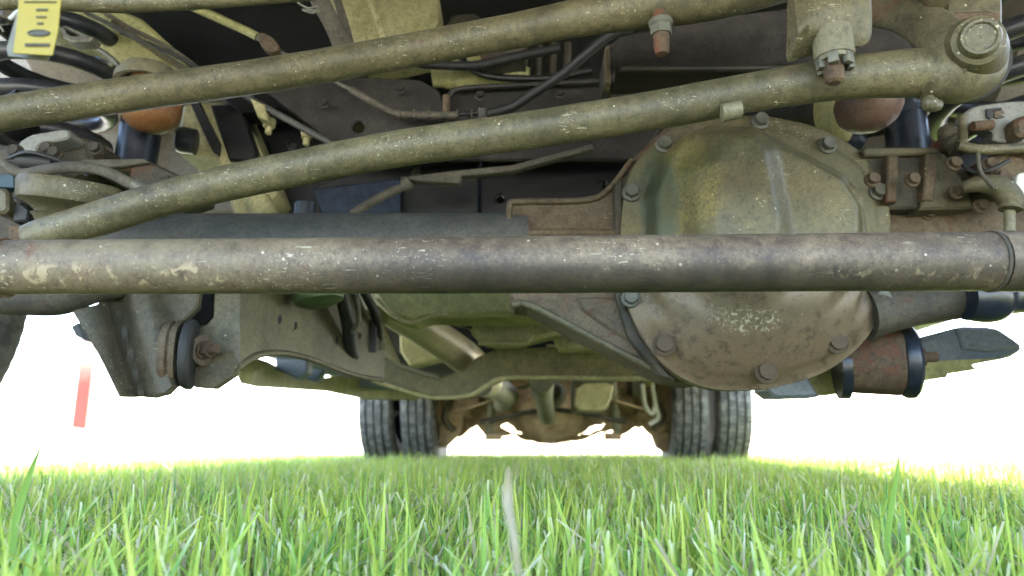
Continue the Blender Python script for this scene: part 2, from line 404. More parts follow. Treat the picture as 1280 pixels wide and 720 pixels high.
# ------------------------------------------------------------------ ground
def sheet(name, x0, x1, y0, y1, z, mat, nx=2, ny=2, amp=0):
    V = [(x0+(x1-x0)*i/(nx-1), y0+(y1-y0)*j/(ny-1), z) for j in range(ny) for i in range(nx)]
    Fc = [(j*nx+i, j*nx+i+1, (j+1)*nx+i+1, (j+1)*nx+i) for j in range(ny-1) for i in range(nx-1)]
    if amp: V = [(a, b, c+amp*mnoise.noise(Vector((a*3, b*3, 0)))) for a, b, c in V]
    o = mesh_obj(name, V, Fc, mat, org=Vector((0, 0, 0))); o['kind'] = 'structure'; return o
g = G('dark turf soil'); v = g.coord(False); n = g.noise(v, 40, 8, .7)
g.l.new(g.mix(g.ramp(n, .35, .65), (.035, .04, .015), (.10, .085, .045)), g.b.inputs['Base Color']); g.b.inputs['Roughness'].default_value = 1; g.bump(n, .8, .01); M['soil'] = g.m
g = G('pale concrete'); v = g.coord(False); n = g.noise(v, 3, 8, .7)
g.l.new(g.mix(g.ramp(n, .3, .7), (.55, .54, .51), (.66, .65, .62)), g.b.inputs['Base Color']); g.b.inputs['Roughness'].default_value = .85; g.bump(g.noise(v, 80, 5), .3, .003); M['concrete'] = g.m
g = G('distant pale ground'); v = g.coord(False); n = g.noise(v, .3, 8, .7)
g.l.new(g.mix(g.ramp(n, .3, .7), (.45, .44, .38), (.58, .56, .5)), g.b.inputs['Base Color']); g.b.inputs['Roughness'].default_value = .95; M['far'] = g.m
sheet('ground', -900, 900, -60, 1800, -.02, 'far')
sheet('lawn_soil', -2.2, 2.6, -1.5, 6.6, 0, 'soil', 60, 90, .006)
sheet('pavement', -40, 40, 6.62, 60, -.004, 'concrete')
sheet('pavement_left', -40, -2.21, -6, 6.6, -.004, 'concrete')
sheet('pavement_right', 2.61, 40, -6, 6.6, -.004, 'concrete')

# ------------------------------------------------------------------ grass
def blades(xs, ys, hmin, hmax, wmin, wmax, name, seg=3, lean=.68, tint=None):
    n = len(xs)
    h = rng.uniform(hmin, hmax, n)*(.72+.5*rng.beta(2, 2, n)); tall = rng.random(n) < .12; h = np.where(tall & (tint is None), h*rng.uniform(1.1, 1.6, n), h); cl = np.array([mnoise.noise(Vector((x*9, y*9, 3)))+.6*mnoise.noise(Vector((x*24, y*24, 7))) for x, y in zip(xs, ys)]); h = h*(1+.30*cl); h = np.minimum(h, rng.uniform(.105, .130, n)); wd = rng.uniform(wmin, wmax, n)*np.where(rng.random(n) < .12, 1.35, 1)
    az = rng.uniform(0, 2*np.pi, n); ln = np.abs(rng.normal(0, lean, n))*h; curl = rng.uniform(.6, 2.2, n)
    face = az + rng.uniform(-1.3, 1.3, n)+np.pi/2
    cut = (rng.random(n) < .3) & ~tall
    t = np.linspace(0, 1, seg+1)
    V = np.zeros((n, (seg+1)*2, 3)); T_ = np.zeros((n, (seg+1)*2)); 
    for k, tt in enumerate(t):
        off = ln*tt**1.7*curl*.6
        z = h*(tt - .18*(ln/h)*tt**2)
        prof = np.where(cut, 1-.6*tt, (1-tt**2.2)*.95+.05)*(.75+.25*min(1, tt*4))
        cx = xs+np.cos(az)*off; cy = ys+np.sin(az)*off
        for s in (0, 1):
            sg = (s-.5)*wd*prof
            V[:, 2*k+s, 0] = cx+np.cos(face)*sg; V[:, 2*k+s, 1] = cy+np.sin(face)*sg; V[:, 2*k+s, 2] = z
            T_[:, 2*k+s] = tt
    F_ = []
    base = np.arange(n)*((seg+1)*2)
    for k in range(seg): F_.append(np.stack([base+2*k, base+2*k+1, base+2*k+3, base+2*k+2], 1))
    F_ = np.stack(F_, 1).reshape(-1, 4)
    me = bpy.data.meshes.new(name); nv = n*(seg+1)*2; nf = len(F_)
    me.vertices.add(nv); me.vertices.foreach_set('co', V.reshape(-1).astype(np.float32))
    me.loops.add(nf*4); me.loops.foreach_set('vertex_index', F_.reshape(-1).astype(np.int32))
    me.polygons.add(nf); me.polygons.foreach_set('loop_start', np.arange(nf, dtype=np.int32)*4)
    me.polygons.foreach_set('use_smooth', np.ones(nf, bool))
    me.update()
    patch = np.array([mnoise.noise(Vector((x*5, y*5, 0))) for x, y in zip(xs, ys)])
    kind = np.clip(rng.random(n)*.8+.1+patch*.35, 0, 1)
    dead = rng.random(n) < .10
    kind = np.where(dead, 1.5+rng.random(n)*.5, kind)
    if tint: kind = rng.uniform(*tint, n)
    at = me.attributes.new('tint', 'FLOAT', 'POINT'); at.data.foreach_set('value', np.repeat(kind, (seg+1)*2).astype(np.float32))
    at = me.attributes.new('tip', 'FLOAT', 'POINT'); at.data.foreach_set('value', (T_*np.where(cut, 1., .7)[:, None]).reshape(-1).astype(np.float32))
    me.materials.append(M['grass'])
    o = bpy.data.objects.new(name, me); COL.objects.link(o); return o
g = G('grass blade')
at = g.new('ShaderNodeAttribute'); at.attribute_name = 'tint'; tp = g.new('ShaderNodeAttribute'); tp.attribute_name = 'tip'
cr = g.new('ShaderNodeValToRGB'); g.l.new(g.math('DIVIDE', at.outputs['Fac'], 2.0), cr.inputs[0])
els = cr.color_ramp.elements; els[0].position = 0; els[0].color = (.10, .24, .07, 1); els[1].position = 1; els[1].color = (.55, .46, .30, 1)
for p_, c_ in ((.10, (.22, .40, .07, 1)), (.25, (.40, .52, .08, 1)), (.5, (.54, .58, .10, 1)), (.74, (.62, .60, .20, 1)), (.76, (.42, .36, .2, 1))):
    e = els.new(p_); e.color = c_
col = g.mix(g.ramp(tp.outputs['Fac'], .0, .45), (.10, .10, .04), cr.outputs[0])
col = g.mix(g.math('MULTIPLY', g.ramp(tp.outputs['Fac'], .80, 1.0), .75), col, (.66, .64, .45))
g.l.new(col, g.b.inputs['Base Color']); g.b.inputs['Roughness'].default_value = .42; g.b.inputs['Specular IOR Level'].default_value = .4
tr = g.new('ShaderNodeBsdfTranslucent'); g.l.new(col, tr.inputs[0]); ms = g.new('ShaderNodeMixShader'); ms.inputs[0].default_value = .34
g.l.new(g.b.outputs[0], ms.inputs[1]); g.l.new(tr.outputs[0], ms.inputs[2]); g.l.new(ms.outputs[0], g.out.inputs[0]); M['grass'] = g.m
def scatter(x0f, x1f, y0, y1, dens):
    xmax = max(abs(x0f(y1)), abs(x1f(y1)), abs(x0f(y0)), abs(x1f(y0))); n = int(2*xmax*(y1-y0)*dens)
    x = rng.uniform(-xmax, xmax, n); y = rng.uniform(y0, y1, n)
    lo = np.array([x0f(b) for b in y]); hi = np.array([x1f(b) for b in y]); k = (x > lo) & (x < hi); return x[k], y[k]
XS, YS = [], []
for y0, y1, d in ((.13, .75, 15500), (.75, 1.5, 12000), (1.5, 3.0, 9000), (3.0, 6.4, 5000)):
    a, b = scatter(lambda y: -max(.35, .80*y)-.12 if y < 3 else -2.1, lambda y: max(.35, .80*y)+.12 if y < 3 else 2.5, y0, y1, d); XS.append(a); YS.append(b)
a, b = scatter(lambda y: -1.2, lambda y: 1.2, -.8, .13, 2500); XS.append(a); YS.append(b)
a, b = scatter(lambda y: -2.1, lambda y: 2.5, -.8, 3.0, 1500); k = np.abs(a) > np.maximum(.35, .8*b)+.1; XS.append(a[k]); YS.append(b[k])
xs = np.concatenate(XS); ys = np.concatenate(YS)
keep = ~((np.hypot(xs, ys) < .13)); xs, ys = xs[keep], ys[keep]
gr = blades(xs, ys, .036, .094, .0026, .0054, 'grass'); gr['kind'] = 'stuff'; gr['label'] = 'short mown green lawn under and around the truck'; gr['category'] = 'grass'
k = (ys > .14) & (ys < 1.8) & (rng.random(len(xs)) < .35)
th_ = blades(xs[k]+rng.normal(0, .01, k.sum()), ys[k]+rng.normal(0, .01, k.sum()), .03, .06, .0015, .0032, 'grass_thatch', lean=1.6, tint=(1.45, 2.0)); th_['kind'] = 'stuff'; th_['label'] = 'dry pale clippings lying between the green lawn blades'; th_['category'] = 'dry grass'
def single_blade(name, pts, w0, mat, label):
    q = catmull([(*P(*p), wd) for p, wd in zip(pts, w0)], 5); V = []; 
    for a in q:
        for s in (-1, 0, 1): V.append(Vector((a[0]+s*a[3], a[1]+(.0008 if s == 0 else 0)+s*a[3]*.3, a[2])))
    n = len(q); Fc = []
    for i in range(n-1):
        for s in range(2): Fc.append((i*3+s, i*3+s+1, i*3+s+4, i*3+s+3))
    m0 = len(V); V += [v+Vector((0, .0004, 0)) for v in V]
    Fc += [tuple(m0+j for j in reversed(f)) for f in Fc]
    o = mesh_obj(name, V, Fc, mat); o['category'] = 'grass blade'; o['label'] = label; return o
def blade_mat(nm, c):
    g = G(nm); v = g.coord(False, (1, 1, .1)); col = g.mix(g.noise(v, 300, 3), tuple(x*.75 for x in c), c); g.l.new(col, g.b.inputs['Base Color'])
    tr = g.new('ShaderNodeBsdfTranslucent'); g.l.new(col, tr.inputs[0]); ms = g.new('ShaderNodeMixShader'); ms.inputs[0].default_value = .35
    g.l.new(g.b.outputs[0], ms.inputs[1]); g.l.new(tr.outputs[0], ms.inputs[2]); g.l.new(ms.outputs[0], g.out.inputs[0]); return g.m
M['blade'] = blade_mat('tall blade green', (.26, .42, .06)); M['straw'] = blade_mat('dry straw', (.48, .40, .25))
single_blade('tall_grass', [(1108, 700, .5), (1112, 650, .5), (1120, 600, .5), (1124, 570, .5)], [.0024, .0026, .0020, .0004], 'blade', 'tall green grass blade standing highest above the lawn at the right')
single_blade('tall_grass', [(12, 700, .48), (22, 640, .48), (38, 590, .48), (52, 556, .48)], [.0022, .0022, .0016, .0004], 'blade', 'tall green grass blade leaning right at the far left edge of the lawn')
single_blade('grass_stalk', [(648, 720, .26), (642, 670, .26), (634, 625, .27), (636, 585, .27)], [.0012, .0012, .0015, .0006], 'straw', 'pale dry grass stalk sticking up in the middle of the lawn')

# ------------------------------------------------------------------ the truck
TK = thing('pickup_truck', T(0, 2.6, 0), 'white dual rear wheel pickup truck seen from below its front axle, parked on grass', 'truck')

# --- tie rod
def rod_r(px_half, Y): return px_half*mpp(Y)*.99
Yt = .53
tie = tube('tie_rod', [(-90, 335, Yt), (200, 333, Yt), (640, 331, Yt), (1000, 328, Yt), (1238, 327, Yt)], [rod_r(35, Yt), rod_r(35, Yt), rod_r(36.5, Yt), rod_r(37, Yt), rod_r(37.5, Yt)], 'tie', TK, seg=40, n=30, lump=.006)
tube('adjusting_sleeve', [(1243, 327, Yt), (1290, 327, Yt), (1420, 326, Yt)], rod_r(38.5, Yt), 'tie', tie, seg=40)
tube('clamp_band', [(1236, 327, Yt), (1240, 327, Yt)], rod_r(39.5, Yt), 'cast_dark', tie, seg=40, n=2)
tube('clamp_band', [(2, 335, Yt), (9, 335, Yt)], rod_r(38, Yt), 'rust', tie, seg=40, n=2)
tube('adjusting_sleeve', [(-120, 335, Yt), (-20, 335, Yt), (1, 335, Yt)], rod_r(37, Yt), 'tie', tie, seg=40, n=2)

# --- drag link: lower diagonal rod
dl = tube('drag_link', [(36, 300, .70), (62, 291, .70), (130, 271, .69), (220, 244, .68), (330, 219, .67), (480, 189, .65), (640, 166, .64), (800, 141, .62), (960, 112, .60), (1060, 97, .59), (1130, 92, .585), (1180, 90, .58)],
     [.0155, .0168, .0178, .0175, .0176, .0176, .0178, .0178, .0178, .019, .021, .022], 'link', TK, seg=32, lump=.02)
tube('weld_patch', [(902, 141, .596), (926, 137, .594)], .0095, 'tan', dl, seg=12, n=1, flat=.8)
so = tube('socket', [(1150, 96, .585), (1180, 94, .58), (1208, 88, .58), (1228, 80, .585)], [.020, .025, .027, .022], 'link', dl, seg=30, lump=.03)
tube('grease_fitting', [(1158, 122, .575), (1163, 130, .575), (1176, 132, .575)], [.005, .007, .004], 'link', dl, seg=12)
# ball joint boot and cap under the left end
c0 = P(84, 276, .735)
bj = lathe('ball_joint', c0, (0.10, -.16, 1), [(-.010, .0), (-.010, .026), (.000, .030), (.004, .034), (.006, .030), (.010, .033), (.014, .041), (.018, .049), (.021, .050), (.036, .051), (.040, .049), (.041, .03), (.041, 0)], 'link', TK, seg=48, lump=.002)
# --- track bar: upper diagonal rod, rises out of the picture
tb = tube('track_bar', [(-90, 163, .60), (0, 143, .61), (160, 118, .62), (320, 96, .62), (480, 69, .62), (640, 39, .62), (720, 23, .615), (800, 8, .61), (880, -2, .60), (960, -18, .60), (1040, -40, .6)],
     [.0155, .0158, .016, .016, .0158, .0162, .0175, .021, .021, .019, .018], 'link', TK, seg=32, lump=.02)
nb = P(826, 36, .60)
lathe('stud', nb, (0, 0, -1), [(-.02, .0085), (.014, .0075), (.022, .007), (.026, .0055), (.026, 0)], 'rust', tb, seg=16)
bolt('nut', P(826, 30, .60), (0, 0, -1), .0105, 'bolt', tb)
# --- steering knuckle piece with castle nut in the upper right
kn = slab('drag_link_joint', [(994, -30), (1086, -30), (1090, 8), (1092, 36), (1082, 46), (1060, 47), (1056, 52), (1002, 52), (997, 35)], .55, .028, 'link', TK, bev=7, rnd=2, lump=.012, grid=9)
cn = lathe('castle_nut', P(1041, 52, .56), (0, 0, -1), [(-.01, .0165), (.016, .0165), (.0165, .0150), (.018, .0145), (.020, .0145), (.020, .0)], 'tan', kn, seg=24)
for k in range(6):
    a = k*math.pi/3
    box_w('castle_tooth', P(1041, 52, .56)+Vector((math.cos(a)*.0125, math.sin(a)*.0125, -.021)), (.0028, .0042, .0050), 'bolt', kn, rot=a, bev=.001)
lathe('stud', P(1041, 80, .56), (0, 0, -1), [(-.01, .009), (0, .009), (.016, .0075), (.018, .005), (.018, 0)], 'rust', kn, seg=14)
# frame bracket behind: brown channel across the upper right
ch = slab('steering_channel', [(757, 60), (775, 44), (900, 20), (1000, 8), (1160, 20), (1170, 60), (1140, 84), (770, 87), (768, 103), (757, 100)], lambda x, y: .74, .06, 'frame', TK, bev=3)
slab('channel_lip', [(757, 58), (762, 56), (764, 104), (757, 103)], .735, .02, 'cast', ch, bev=1)
tube('channel_edge', [(775, 86, .738), (960, 85, .738), (1150, 82, .738)], .004, 'frame', ch, seg=8)
# --- pitman arm and its big bolt
pa = tube('pitman_arm', [(1092, 12, .62), (1130, 20, .60), (1165, 38, .58), (1190, 68, .565), (1215, 84, .56)], [.010, .010, .012, .013, .012], 'rod', TK, seg=16, flat=1.6)
tube('arm_rib', [(1140, 18, .6), (1165, 5, .58), (1185, -20, .56)], [.006, .009, .012], 'rod', pa, seg=16)
slab('arm_head', [(1186, -30), (1254, -30), (1256, 60), (1240, 66), (1190, 56), (1180, 14)], .585, .05, 'rod', pa, bev=5, rnd=1, lump=.002)
slab('boot_collar', [(1184, 14), (1250, 12), (1250, 32), (1186, 34)], .575, .04, 'rust', pa, bev=3, rnd=1)
pja, pjb = P(1206, 76, .590), P(1227, 45, .532)
pjl = (pjb-pja).length
pj = lathe('joint_boss', pja, pjb-pja, [(-.03, .02), (-.02, .033), (.004, .033), (.010, .031), (pjl*.45, .0285), (pjl*.7, .0235), (pjl*.85, .0205), (pjl*.88, .0165), (pjl-.003, .0162), (pjl, .0145), (pjl, .012), (pjl-.002, .011), (pjl-.002, 0)], 'link', pa, seg=40, lump=.001)
lathe('joint_seal', pja, pjb-pja, [(-.012, .02), (-.010, .037), (-.002, .037), (0, .030), (0, 0)], 'rubber', pa, seg=40)
# --- top-left crossing bar
tl = tube('sway_bar', [(-60, 0, .50), (60, 1, .50), (150, 4, .505), (260, -1, .51), (400, -12, .52), (520, -24, .52)], rod_r(13, .5), 'link', TK, seg=24)

# --- axle tube
ax = tube('axle_tube', [(110, 304, .90), (300, 304, .90), (660, 303, .90)], .0385, 'axle', TK, seg=40, n=8)
tube('axle_tube', [(1090, 303, .90), (1180, 300, .90), (1250, 298, .9), (1340, 296, .9)], [.040, .041, .041, .041], 'cast', TK, seg=40, n=6, lump=.02)
lathe('axle_end', P(1215, 302, .9), (1, 0, 0), [(-.05, .041), (-.03, .05), (0, .055), (.02, .05), (.03, .04), (.03, 0)], 'cast', TK, seg=36, lump=.003)
bolt('plug', P(1160, 268, .862), (0, -1, .1), .006, 'cast', TK)
# lower right continuation of the axle: tube and boot seen under the tie rod
tube('axle_tube', [(1080, 392, .86), (1130, 384, .86), (1210, 372, .86)], [.033, .026, .024], 'cast_dark', TK, seg=32, lump=.05)
kb = tube('knuckle_boot', [(1205, 372, .84), (1228, 371, .84), (1245, 370, .84), (1262, 369, .84), (1330, 366, .84)], [.027, .031, .030, .023, .021], 'shock', TK, seg=32)
# --- differential housing web
hz = slab('differential_housing', [(636, 256), (650, 251), (735, 249), (760, 236), (778, 215), (792, 196), (832, 158), (960, 150), (960, 470), (870, 480), (840, 476), (668, 388), (660, 383), (643, 381), (637, 372)], .875, .07, 'cast', TK, bev=4, lump=.003)
tube('cast_rim', [(640, 381, .872), (664, 382, .872), (745, 424, .872), (842, 474, .872)], .0045, 'arm', hz, seg=10, lump=.1)
tube('cast_rim', [(637, 300, .872), (637, 258, .872), (650, 252, .872), (733, 250, .872), (762, 235, .872), (790, 200, .872)], .004, 'cast', hz, seg=10, lump=.1)
tube('cast_rib', [(645, 293, .868), (700, 291, .868), (768, 292, .868)], .006, 'cast', hz, seg=10, lump=.1)
slab('gusset', [(702, 372), (795, 372), (800, 420), (830, 455)], .87, .02, 'cast', hz, bev=3, rnd=1, lump=.003)
slab('mounting_flange', [(769, 232), (777, 222), (779, 290), (778, 372), (800, 420), (840, 474), (825, 470), (785, 420), (770, 370)], .856, .02, 'cast_dark', hz, bev=2)

# --- differential cover: height field inside the flange outline
def sdf(poly, X, Yy):
    p = np.array(poly, float); n = len(p); d = np.full(X.shape, 1e9); ins = np.zeros(X.shape, bool)
    for i in range(n):
        a, b = p[i], p[(i+1) % n]; e = b-a; wx = X-a[0]; wy = Yy-a[1]
        t = np.clip((wx*e[0]+wy*e[1])/(e@e), 0, 1); d = np.minimum(d, np.hypot(wx-t*e[0], wy-t*e[1]))
        c = ((a[1] <= Yy) & (b[1] > Yy)) | ((b[1] <= Yy) & (a[1] > Yy))
        with np.errstate(divide='ignore', invalid='ignore'): xi = a[0]+(Yy-a[1])/(b[1]-a[1]+1e-12)*e[0]
        ins ^= c & (X < xi)
    return np.where(ins, d, -d)
def ss(x): x = np.clip(x, 0, 1); return x*x*(3-2*x)
CX, CY, YC = 945, 318, .845
fl = [(1113, 300), (1108, 240), (1085, 197), (1040, 167), (985, 150), (920, 145), (850, 158), (815, 180), (787, 215), (779, 260), (779, 320), (782, 370), (800, 415), (838, 463), (880, 484), (930, 487), (985, 480), (1040, 460), (1080, 427), (1105, 385), (1113, 340)]
def polar(poly, n):
    """closed outline resampled by angle about the cover centre"""
    an = np.array([math.atan2(y-CY, x-CX) for x, y in poly]); rr = np.array([math.hypot(x-CX, y-CY) for x, y in poly])
    o = np.argsort(an); an, rr = an[o], rr[o]; an = np.concatenate([an-2*np.pi, an, an+2*np.pi]); rr = np.tile(rr, 3)
    t = np.linspace(-np.pi, np.pi, n, endpoint=False); f = np.interp(t, an, rr)
    for _ in range(2): f = (np.roll(f, 1)+f*2+np.roll(f, -1))/4
    return t, f
NT = 160; th, fr = polar(fl, NT)
rad = np.concatenate([[1.0, 1.0, .985], np.linspace(.97, 0.02, 56)])
base_p = [(806, 300), (806, 250), (822, 205), (850, 172), (882, 162), (932, 163), (990, 193), (1046, 222), (1072, 255), (1077, 300), (1076, 360), (1056, 405), (1012, 442), (945, 462), (880, 455), (838, 425), (812, 380)]
sec_p = [(840, 300), (838, 230), (868, 182), (925, 172), (980, 205), (1035, 235), (1058, 270), (1060, 300), (1050, 360), (1010, 408), (950, 425), (885, 415), (850, 370)]
main_p = [(852, 300), (850, 235), (872, 190), (922, 184), (946, 215), (962, 300), (960, 370), (930, 410), (885, 395), (858, 350)]
V = []
for i, r_ in enumerate(rad):
    X = CX+np.cos(th)*fr*r_; Yp = CY+np.sin(th)*fr*r_
    lo = ss((Yp-350)/60)
    hu = .034*ss((sdf(base_p, X, Yp)+3)/15)+.024*ss((sdf(sec_p, X, Yp)+4)/22)+.024*ss((sdf(main_p, X, Yp)+10)/34)
    hl = .074*np.sqrt(np.clip(ss(np.clip(sdf(fl, X, Yp)-2, 0, 200)/150), 0, 1))
    h = hu*(1-lo)+hl*lo
    h += .002*ss((sdf(fl, X, Yp)-14)/3)
    for x, y, hh in zip(X, Yp, h):
        yy = YC-hh+(.02 if i == 0 else .0012 if i == 1 else 0)
        V.append(P(x, y, YC)+Vector((0, yy-YC, 0)))
V.append(P(CX, CY, YC)+Vector((0, -.080, 0)))
Fc = []
for i in range(len(rad)-1):
    for k in range(NT): Fc.append((i*NT+k, i*NT+(k+1) % NT, (i+1)*NT+(k+1) % NT, (i+1)*NT+k))
L0 = (len(rad)-1)*NT
for k in range(NT): Fc.append((L0+k, L0+(k+1) % NT, len(V)-1))
V, Fc = fixn(V, Fc)
dc = mesh_obj('differential_cover', V, Fc, 'cover', TK, auto=55)
for (x, y) in ((830, 181), (789, 241), (950, 152), (1034, 182), (1097, 240), (1101, 373), (1046, 428), (958, 465), (830, 431), (788, 373)):
    lowb = y > 420
    cb = bolt('cover_bolt', P(x, y, YC-(.002 if not lowb else .0195)), (0.02*(x-945)/150, -1, .12), .0088, 'cast' if lowb else 'bolt', dc)
    if lowb: cb.scale = (.0105, .0105, .006)
slab('cover_lug', [(822, 178), (835, 160), (870, 150), (885, 158), (860, 172), (845, 190)], .838, .02, 'arm', dc, bev=3, rnd=1)

# --- lower left: link bracket, bushing, radius arm plate
def Ybr(x, y):
    q = x-(y-370)*.28
    return .835-.035*(1-ss((q-95)/60))+.018*ss((q-118)/20)-.022*ss((q-142)/22)+.024*ss((q-180)/35)
br = slab('radius_arm_bracket', [(88, 386), (118, 381), (133, 372), (134, 350), (250, 350), (246, 385), (232, 398), (224, 406), (212, 440), (213, 468), (217, 484), (208, 493), (190, 496), (148, 495), (120, 440)], Ybr, .012, 'bracket', TK, bev=2.5, grid=7, lump=.002)
lathe('bushing_shell', P(222, 442, .86), (1, .22, .0), [(-.015, 0), (-.015, .036), (-.010, .041), (-.006, .041), (-.004, .038), (-.001, .041), (.004, .040), (.004, 0)], 'cast', br, seg=40, lump=.004)
lathe('bushing_washer', P(236, 443, .86), (1, .22, 0), [(-.004, 0), (-.004, .040), (0, .042), (.005, .042), (.008, .038), (.008, 0)], 'rubber', br, seg=40)
Yarm = lambda x, y: .868+max(0, x-297)*.0024-.012*ss((x-285)/20)
ra = slab('radius_arm', [(232, 430), (240, 412), (258, 405), (266, 396), (268, 350), (440, 350), (462, 400), (480, 440), (478, 474), (452, 470), (425, 462), (395, 450), (370, 443), (345, 440), (320, 444), (300, 455), (292, 470), (268, 486), (243, 484), (233, 462)], Yarm, .012, 'arm', TK, bev=2, grid=12,
          holes=[ell(348, 398, 4, 7), ell(368, 406, 3, 6), ell(420, 425, 2.5, 5), ell(430, 429, 2, 4), ell(449, 420, 2, 4)])
slab('arm_backing', [(330, 380), (470, 400), (470, 440), (330, 425)], 1.25, .01, 'frame_dark', ra, bev=1)
slab('arm_recess', [(240, 350), (266, 350), (266, 396), (258, 404), (240, 408), (230, 396)], .90, .05, 'engine', ra, bev=1)
tube('arm_flange', [(298, 458, .865), (320, 445, .91), (345, 441, .97), (370, 444, 1.03), (395, 451, 1.09), (425, 463, 1.16), (452, 471, 1.23), (478, 475, 1.28)], .0045, 'arm', ra, seg=10)
lathe('washer', P(254, 438, .862), (.9, -.5, 0), [(-.006, 0), (-.006, .019), (.003, .019), (.004, .017), (.004, 0)], 'cast', ra, seg=28)
bolt('nut', P(255, 438, .857), (.88, -.47, .02), .0105, 'rust', ra, stud=True)
# left ball joint housing / brake part below the tie rod
kb2 = tube('knuckle_boot', [(-30, 372, .82), (30, 370, .80), (75, 372, .80), (115, 362, .82), (150, 356, .84)], [.018, .022, .020, .017, .016], 'cast_dark', TK, seg=28)
# dark plate inside the bracket
slab('bracket_inner_plate', [(150, 350), (265, 350), (263, 380), (150, 385)], .93, .02, 'cast_dark', TK, bev=2)

# --- lower right: bushing of the other arm
rb = lathe('radius_arm_bushing', P(1088, 452, .93), (1, -.25, -.03), [(-.036, 0), (-.036, .037), (-.032, .041), (.032, .043), (.036, .040), (.036, 0)], 'rust', TK, seg=40, lump=.0025)
lathe('bushing_washer', P(1130, 452, .92), (1, -.25, 0), [(-.006, 0), (-.006, .043), (0, .047), (.008, .047), (.012, .043), (.012, 0)], 'shock', rb, seg=40)
lathe('bushing_washer', P(1052, 458, .94), (1, -.25, 0), [(-.006, 0), (-.006, .042), (.006, .042), (.006, 0)], 'shock', rb, seg=40)
bolt('nut', P(1142, 447, .92), (1, -.3, 0), .012, 'rust', rb)
slab('radius_arm', [(990, 470), (1045, 440), (1050, 492), (1012, 493), (995, 480)], .985, .05, 'pan', TK, bev=3)
slab('arm_bracket', [(957, 478), (985, 468), (1010, 470), (1025, 496), (970, 497), (958, 488)], .95, .05, 'board', TK, bev=3)

# --- running boards and steps
rs = slab('step_bracket', [(1140, 432), (1195, 407), (1246, 408), (1276, 428), (1280, 437), (1262, 448), (1215, 455), (1222, 462), (1186, 466), (1184, 472), (1140, 474), (1146, 450)], lambda x, y: 1.28, .16, 'board', TK, bev=4, rnd=1)
slab('step_underside', [(1142, 452), (1262, 447), (1216, 456), (1222, 462), (1186, 466), (1184, 472), (1141, 474)], 1.27, .14, 'pan', rs, bev=1)
slab('step_bevel', [(1196, 409), (1246, 410), (1279, 432), (1240, 440), (1205, 436)], 1.272, .03, 'board', rs, bev=2)
lb = slab('running_board', [(293, 462), (320, 447), (372, 475), (420, 470), (520, 478), (520, 499), (452, 498), (400, 487), (300, 479)], lambda x, y: 1.5+max(0, x-293)*.009, .10, 'pan', TK, bev=2)
slab('step_bracket', [(343, 446), (384, 450), (384, 466), (372, 474), (345, 462)], 1.9, .05, 'board', TK, bev=2)
slab('step_bracket', [(384, 458), (405, 462), (395, 478), (380, 474)], 2.1, .05, 'board', TK, bev=2)
slab('side_rail', [(420, 470), (500, 472), (500, 486), (410, 484)], 2.9, .08, 'board', TK, bev=2)
slab('side_step', [(88, 408), (97, 403), (106, 426), (94, 420)], 1.5, .05, 'board', TK, bev=1)
tube_w('running_board', [T(-1.02, 1.9, .50), T(-1.02, 3.9, .50)], .05, 'board', TK, seg=14, n=1)
tube_w('running_board', [T(1.02, 1.9, .50), T(1.02, 3.9, .50)], .05, 'board', TK, seg=14, n=1)

# --- middle: gearbox crossmember, exhaust, pans
cmt = [(430, 425), (470, 436), (498, 455), (520, 466), (548, 471), (575, 464), (597, 446), (620, 436), (700, 433), (860, 432)]
cmb = [(870, 474), (700, 472), (650, 471), (628, 473), (608, 482), (590, 492), (560, 496), (530, 494), (490, 482), (462, 474), (430, 462)]
cm = slab('gearbox_crossmember', cmt+cmb, 1.75, .09, 'olive', TK, bev=2)
tube('crossmember_flange', [(440, 466, 1.73), (490, 483, 1.73), (530, 495, 1.73), (560, 497, 1.73), (590, 493, 1.73), (610, 481, 1.73), (630, 473, 1.73), (700, 472, 1.73), (860, 474, 1.73)], .0055, 'oily', cm, seg=10)
tube('crossmember_edge', [(432, 427, 1.74), (470, 438, 1.74), (500, 457, 1.74), (548, 472, 1.74)], .006, 'tan', cm, seg=10)
ex = tube('exhaust_pipe', [(462, 365, 1.35), (500, 392, 1.5), (540, 418, 1.68), (585, 450, 1.9), (610, 478, 2.1)], [.034, .038, .040, .044, .044], 'pipe', TK, seg=32)
slab('gearbox_pan', [(530, 388), (600, 402), (690, 400), (720, 396), (712, 414), (663, 426), (655, 430), (610, 430), (600, 424), (585, 410)], 1.55, .08, 'oily', TK, bev=5, rnd=1)
tube('pan_ridge', [(598, 428, 1.54), (612, 429, 1.54), (654, 429, 1.54), (664, 418, 1.54)], .006, 'oily', TK, seg=10)
op = slab('oil_pan', [(455, 360), (710, 360), (730, 388), (690, 396), (560, 396), (530, 398), (515, 405), (495, 398), (478, 384), (470, 374)], 1.32, .10, 'pan', TK, bev=6, rnd=1, lump=.006)
tube('pan_gasket', [(470, 374, 1.31), (480, 385, 1.31), (497, 398, 1.31), (515, 404, 1.31), (535, 397, 1.31), (560, 394, 1.31)], .004, 'oily', op, seg=8, lump=.2)
slab('gearbox_underside', [(590, 425), (730, 425), (730, 446), (590, 446)], 1.95, .05, 'engine', TK, bev=1)
slab('gearbox_bracket', [(684, 430), (727, 433), (724, 438), (684, 436)], 1.85, .04, 'oily', TK, bev=1)
slab('gearbox_underside', [(545, 395), (600, 400), (600, 440), (585, 430)], 2.4, .05, 'engine', TK, bev=1)
slab('heat_shield', [(640, 360), (900, 360), (900, 440), (700, 440), (680, 400)], 1.62, .02, 'pan', TK, bev=3)
tube('transfer_shaft', [(710, 432, 1.6), (770, 428, 1.6), (840, 425, 1.6)], [.012, .016, .016], 'oily', TK, seg=16)
